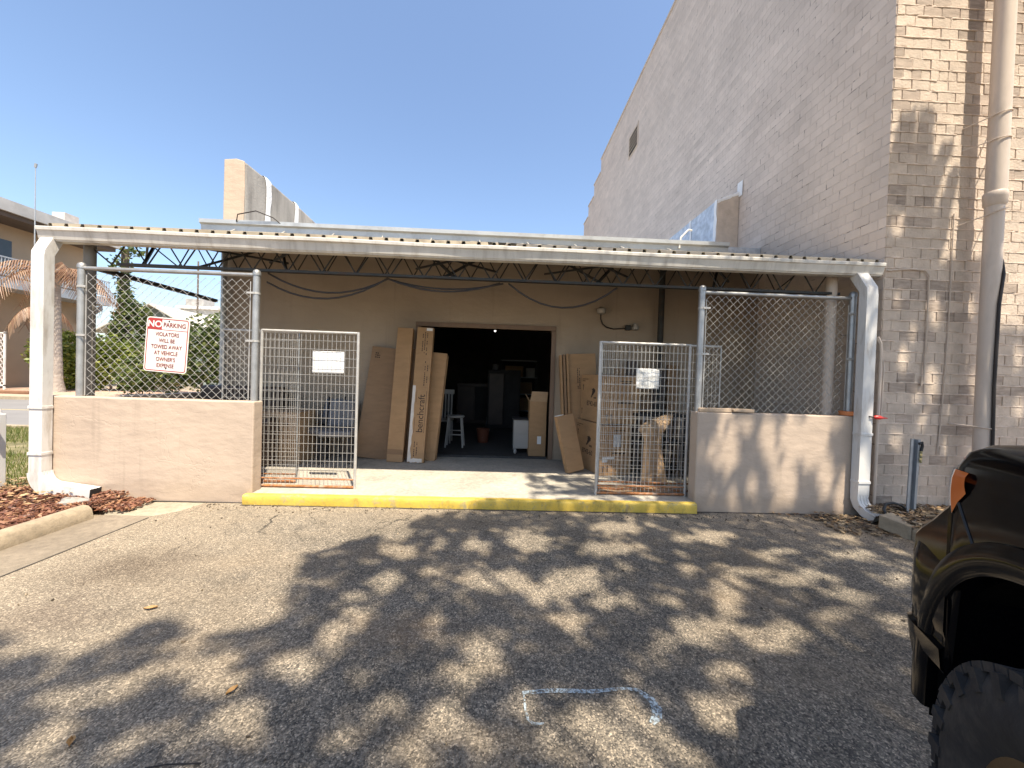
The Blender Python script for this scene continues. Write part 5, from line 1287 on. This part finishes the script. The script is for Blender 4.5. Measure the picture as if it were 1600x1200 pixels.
for s_ in (1, -1):
    MB().prism([(.43, .62), (.43, 1.165), (.47, 1.135), (.53, 1.085), (.60, 1.035), (.640, 1.0), (.643, .62)], 'y', min(s_*.80, s_*1.004), max(s_*.80, s_*1.004)).build('bumper_corner', m_tp, tr, world=False, bevel=.012)
MB().box(.5, .80, -.55, .55, .47, .56).build('skid_plate', m_trub, tr, world=False, bevel=.03)
# grille
MB().box(.672, .70, -.52, .52, .99, 1.2).build('grille', m_trub, tr, world=False, bevel=.02)
# headlights: shells following the fender corner
def lamp_shell(i0, i1, z_lo, z_hi, off, s_):
    mb = MB(); m_ = 10
    pts = plan[i0:i1+1]; K = len(pts)
    for i, (x, y) in enumerate(pts):
        a = plan[max(i0+i-1, 0)]; b2 = plan[min(i0+i+1, len(plan)-1)]; t = Vector((b2[0]-a[0], b2[1]-a[1])).normalized(); nn = Vector((-t.y, t.x))
        lo, hi = z_lo(i/(K-1)), z_hi(i/(K-1))
        for j in range(m_+1):
            v = j/m_; bul = off+.004*math.sin(PI*v); ins = .004*max(0, v-.8)/.2
            mb.v.append((x+nn.x*(bul-ins), (y+nn.y*(bul-ins))*s_, lo+(hi-lo)*v))
    for i in range(K-1):
        for j in range(m_): mb.face(i*(m_+1)+j, (i+1)*(m_+1)+j, (i+1)*(m_+1)+j+1, i*(m_+1)+j+1)
    return mb
np_ = len(plan)
for s_ in (1, -1):
    hl = lamp_shell(np_-9, np_-4, lambda u: 1.13-.03*u, lambda u: 1.266-.01*u, .004, s_).build('headlight', m_lens, tr, smooth=True, world=False, recalc=True)
    lamp_shell(np_-11, np_-9, lambda u: 1.205-.075*u**1.2, lambda u: 1.266, .005, s_).build('amber_lamp', m_amber, hl, smooth=True, world=False, recalc=True)
# seam from lamp to arch
MB().tube([(.40, 1.001, 1.17), (.37, 1.002, 1.13), (.32, 1.003, 1.07)], .004, 5).build('panel_seam', m_black, tr, world=False)
# cab
cab = MB()
cs_ = [(-.72, .93, 1.36), (-1.35, .80, 1.86), (-1.6, .78, 1.90), (-2.9, .78, 1.90), (-3.02, .80, 1.84), (-3.1, .93, 1.36)]
n0 = 0
for s_ in (1, -1):
    cab.v += [(x, y*s_, z) for x, y, z in cs_]
for i in range(5): cab.face(i, i+1, 6+i+1, 6+i)
cab.face(*range(6)); cab.face(*range(6, 12)); cab.face(5, 0, 6, 11)
cab.build('cab', m_tp, tr, world=False, recalc=True, bevel=.03)
MB().prism([(-.80, 1.41), (-1.34, 1.83), (-1.36, 1.83), (-.84, 1.41)], 'y', -.76, .76).build('windscreen', m_glass, tr, world=False)
for s_ in (1, -1):
    mb = MB(); mb.quad((-.98, s_*.935, 1.40), (-1.95, s_*.935, 1.40), (-1.95, s_*.805, 1.83), (-1.42, s_*.81, 1.82)); mb.quad((-2.02, s_*.935, 1.40), (-2.95, s_*.935, 1.40), (-2.92, s_*.81, 1.82), (-2.02, s_*.805, 1.83)); mb.build('side_window', m_glass, tr, world=False, solid=.012)
    MB().box(-1.12, -.98, s_*1.18-.10, s_*1.18+.10, 1.36, 1.55).build('mirror', m_trub, tr, world=False, bevel=.03)
    MB().box(-1.4, -1.25, min(s_*1.0, s_*1.02), max(s_*1.0, s_*1.02), 1.12, 1.15).build('door_handle', m_trub, tr, world=False, bevel=.006)
MB().box(-4.65, -3.2, -.88, .88, 1.362, 1.385).build('bed_cover', m_trub, tr, world=False, bevel=.01)
MB().box(-4.86, -4.72, -.95, .95, .6, .8).build('rear_bumper', m_trub, tr, world=False, bevel=.03)
MB().box(-4.5, .5, -.4, .4, .42, .6).box(-.6, .44, -.385, .385, .6, 1.1).build('chassis', m_black, tr, world=False)
# wheels
def wheel(ax, s_):
    r = .432; yo = 1.035
    w0 = MB(); pr_ = [(.225, yo-.30), (.30, yo-.315), (.385, yo-.30), (.418, yo-.275), (.423, yo-.06), (.408, yo-.026), (.37, yo-.004), (.31, yo+.004), (.262, yo-.008), (.232, yo-.03)]
    w0.lathe([(a, b2*s_) for a, b2 in pr_], (ax, 0, r), axis='y', seg=56)
    ty = w0.build('wheel', m_tyre, tr, smooth=True, world=False, recalc=True)
    lg = MB(); nl = 52
    for i in range(nl):
        a = 2*PI*i/nl
        for (y0, y1, da) in ((yo-.075, yo-.012, 0), (yo-.155, yo-.085, .5), (yo-.23, yo-.165, 0), (yo-.30, yo-.24, .5)):
            aa = a+da*2*PI/nl; mt = Matrix.Translation((ax, 0, r)) @ Matrix.Rotation(-aa, 4, 'Y')
            lg.box(.405, .432-(.004 if y1 > yo-.02 else 0), min(y0*s_, y1*s_), max(y0*s_, y1*s_), -.0215, .0215, mt)
        mt = Matrix.Translation((ax, 0, r)) @ Matrix.Rotation(-a, 4, 'Y')
        if i % 2 == 0: lg.box(.355, .41, min((yo-.03)*s_, (yo+.004)*s_), max((yo-.03)*s_, (yo+.002)*s_), -.016, .016, mt)
    lg.build('tread', m_tyre, ty, world=False)
    rim = MB(); rim.lathe([(a, b2*s_) for a, b2 in ((.236, yo-.028), (.232, yo-.05), (.20, yo-.07), (.19, yo-.14), (.02, yo-.15))], (ax, 0, r), axis='y', seg=40)
    for i in range(6):
        mt = Matrix.Translation((ax, 0, r)) @ Matrix.Rotation(2*PI*i/6, 4, 'Y'); rim.box(.04, .215, min((yo-.11)*s_, (yo-.06)*s_), max((yo-.11)*s_, (yo-.06)*s_), -.028, .028, mt)
    rim.lathe([(.07, (yo-.12)*s_), (.065, (yo-.05)*s_), (.05, (yo-.04)*s_), (.001, (yo-.038)*s_)], (ax, 0, r), axis='y', seg=20)
    rim.build('rim', m_rim, ty, smooth=True, world=False, recalc=True)
for ax in (0, AX2):
    for s_ in (1, -1): wheel(ax, s_)

# ------------------------------------------------------------------ shade tree behind the camera
BL = []   # patches of open sky in the crown, listed where their light falls (pixel ellipse on the ground)
BL += [(615, 825, 36, 18), (630, 861, 28, 14), (825, 844, 36, 14), (960, 821, 42, 10), (1106, 840, 45, 8), (739, 851, 20, 8), (776, 911, 55, 24), (840, 930, 26, 16), (900, 904, 58, 20), (960, 855, 50, 10),
       (1065, 889, 24, 7), (937, 945, 28, 16), (877, 971, 30, 18), (889, 1005, 20, 12), (1144, 926, 34, 28), (1177, 896, 24, 9), (1095, 990, 55, 22), (1177, 990, 32, 13), (1035, 1005, 18, 9), (1132, 1050, 44, 20),
       (754, 1016, 30, 32), (712, 1054, 30, 20), (671, 1125, 34, 42), (641, 1177, 40, 22), (686, 990, 28, 12), (975, 1136, 62, 48), (1000, 1075, 27, 18), (885, 1170, 28, 20), (1024, 1177, 65, 28), (1114, 1117, 34, 26),
       (1185, 1166, 26, 22), (1240, 985, 50, 15), (1290, 955, 45, 10), (1390, 970, 30, 12), (1330, 930, 36, 9), (1250, 905, 45, 10), (1330, 868, 34, 7), (1210, 1010, 40, 12), (1350, 1022, 48, 8), (1400, 905, 26, 10), (1210, 860, 40, 7), (1300, 835, 30, 6),
       (520, 1000, 28, 22), (560, 960, 30, 14), (600, 905, 26, 14), (470, 1040, 40, 22), (370, 1135, 60, 26), (330, 1060, 50, 40), (560, 1060, 22, 16), (590, 1105, 20, 20), (520, 1150, 26, 18), (120, 1090, 60, 14), (200, 1070, 40, 12), (70, 1180, 60, 20), (300, 1175, 26, 14), (240, 1140, 36, 12), (450, 1110, 20, 14)]
WB = [(1137, 690, 18, 46), (1112, 735, 13, 50), (1100, 700, 12, 30), (1200, 690, 14, 36), (1238, 685, 22, 40), (1268, 690, 24, 44), (1322, 790, 16, 60), (1230, 755, 16, 36), (1146, 785, 8, 24), (1178, 760, 8, 20), (1212, 745, 8, 26), (1290, 745, 14, 36), (1340, 690, 10, 30), (1165, 665, 14, 14), (1210, 800, 10, 16), (1285, 660, 30, 10),
      (1400, 690, 14, 26), (1455, 600, 14, 40), (1490, 640, 14, 34), (1440, 660, 10, 24), (1410, 560, 16, 30), (1500, 560, 12, 30), (1460, 490, 16, 36), (1510, 480, 16, 30), (1400, 360, 16, 24), (1520, 600, 10, 40), (1590, 640, 14, 30), (1590, 560, 12, 30), (1425, 520, 10, 20), (1480, 700, 12, 28), (1515, 720, 12, 24), (1500, 400, 40, 26), (1590, 440, 14, 30), (1430, 620, 9, 24), (1400, 470, 10, 16), (1580, 720, 12, 20)]
def ell(lst, u, v):
    best = 9
    for cx, cy, rx, ry in lst:
        d = math.hypot((u-cx)/rx, (v-cy)/ry)
        if d < best: best = d
    return best
edge = [(-200, 985), (0, 990), (100, 1035), (150, 1010), (250, 965), (330, 990), (400, 985), (440, 960), (470, 890), (480, 868), (560, 842), (640, 815), (700, 800), (760, 790), (820, 740), (900, 700)]
def edge_y(u):
    for (a, b2), (c, d) in zip(edge, edge[1:]):
        if a <= u <= c: return b2+(d-b2)*(u-a)/(c-a)
    return 985 if u < -200 else -1
def dens_ground(x, y, z=0):
    p = px_of((x, y, z))
    if p is None or not (-150 < p[0] < 1750 and p[1] < 1330):
        return .8 if x > -1.2 else .45 if x > -3 else .1
    u, v = p
    e = edge_y(u) + 14*noise.noise(Vector((u*.02, 1, 0)))
    if v < e: return 0
    d = .97
    if u < 420: d = .80
    q_ = Vector((x*3.1, y*3.1, 1.7)); sc_ = max(.35, min(1.6, 3/max(y, .6)))
    k = ell(BL, u+26*sc_*noise.noise(q_)+12*sc_*noise.noise(q_*3), v+13*sc_*noise.noise(q_+Vector((9, 3, 0)))); nz = noise.noise(Vector((x*2.2, y*2.2, 3)))
    if u > 1180 and v > 1020: return 1.0
    if k < 1.25: d *= max(0, (k-.72)/.53)**1.5 if k > .72 else 0
    if noise.noise(Vector((x*7, y*6, 11))) > .30: d *= .15
    if noise.noise(Vector((x*13, y*11, 4))) > .33: d *= .2
    return d*(.78+.5*nz if nz < .3 else .95)
def dens_wall(x, z):
    p = px_of((x, TY, z))
    if p is None: return 0
    u, v = p
    if u > 1750: return .6 if z < 3.5 else 0
    if v < 175: return 0
    if x > TX:
        d = .95 if v > 410 else 0
        if v <= 410:    # long finger shadows up the brick corner
            for (x0, y0, x1, y1, wd) in ((1395, 330, 1418, 180, 15), (1425, 410, 1450, 155, 13), (1410, 400, 1480, 230, 10), (1455, 410, 1490, 270, 9), (1390, 405, 1400, 340, 16), (1440, 400, 1440, 300, 22)):
                t_ = max(0, min(1, (v-y0)/(y1-y0))); cx = x0+(x1-x0)*t_
                if min(y0, y1) <= v <= max(y0, y1) and abs(u-cx) < wd*(1.5-.8*t_): d = 1.0
        if u > 1530 and v < 520: d = 0
    else: d = .93
    if TX > x and z > 1.2: d = .06 if x < 2.95 else .3
    k = ell(WB, u, v)
    k0 = .62 if x > TX else .95
    if k < k0+.55: d *= max(0, (k-k0)/.55) if k > k0 else 0
    d *= (.82 if x > TX else .55)+.6*min(1, max(0, .5+1.3*noise.noise(Vector((x*4, z*1.8, 2)))))
    return d
def shade_tree():
    t = thing('shade_tree', 'tall spreading oak outside the frame whose crown dapples the asphalt', 'tree', (5.2, -4.4, 0))
    mb = MB(); cents = []
    def put(S, h):
        p = Vector(S)-SUN*((h-S[2])/-SUN.z); leaf(mb, p, .105*rnd.uniform(.7, 1.3), .6); return p
    n = 0
    for i in range(108000):
        x, y = rnd.uniform(-5.2, 5.0), rnd.uniform(.3, 4.42)
        if rnd.random() < dens_ground(x, y): put((x, y, 0), rnd.uniform(6.2, 9.6))
    for i in range(6000):
        x, y = rnd.uniform(.4, 2.6), rnd.uniform(4.42, 5.6); p = px_of((x, y, DZ))
        dd = .3 if (y > 4.85 and x > 1.3) else .8 if p[0] > 860 else .45*(p[0]-780)/80
        nz = noise.noise(Vector((x*3, y*5, 8)))
        if nz > .05: dd *= .1
        if rnd.random() < dd: put((x, y, DZ), rnd.uniform(6.2, 9))
    for i in range(52000):
        x, z = rnd.uniform(2.3, 8.0), rnd.uniform(0, 5.2)
        if TX > x and z > 2.95: continue
        if rnd.random() < dens_wall(x, z): put((x, TY, z), rnd.uniform(max(6.4, z+3.2), 10))
    for i in range(14000):
        x, y = rnd.uniform(-2.5, 8), rnd.uniform(-4, .3)
        if noise.noise(Vector((x, y, 0))) > -.15: put((x, y, 0), rnd.uniform(6, 10))
    mb.build('crown', m_lf3, t)
    tk = MB(); base = Vector((5.2, -4.4, -.05)); fork = Vector((4.9, -4.0, 3.6))
    tk.tube([base, base+Vector((-.05, .1, .6)), fork], [.42, .30, .24], 12)
    for c in ((0.2, -1.2, 7.6), (1.6, -.6, 8.4), (3.4, -.3, 8.8), (-1.2, -1.6, 7.8), (2.4, -2.2, 9.2), (4.6, .0, 8.4), (6.0, -.4, 8.2), (-2.6, -2.3, 7.6)):
        c = Vector(c); m1 = fork.lerp(c, .5)+Vector((0, -.4, .5)); tk.tube([fork, fork.lerp(m1, .5)+Vector((0, -.1, .25)), m1, c], [.16, .12, .075, .02], 8)
    tk.build('trunk', m_bark, t, smooth=True)
shade_tree()
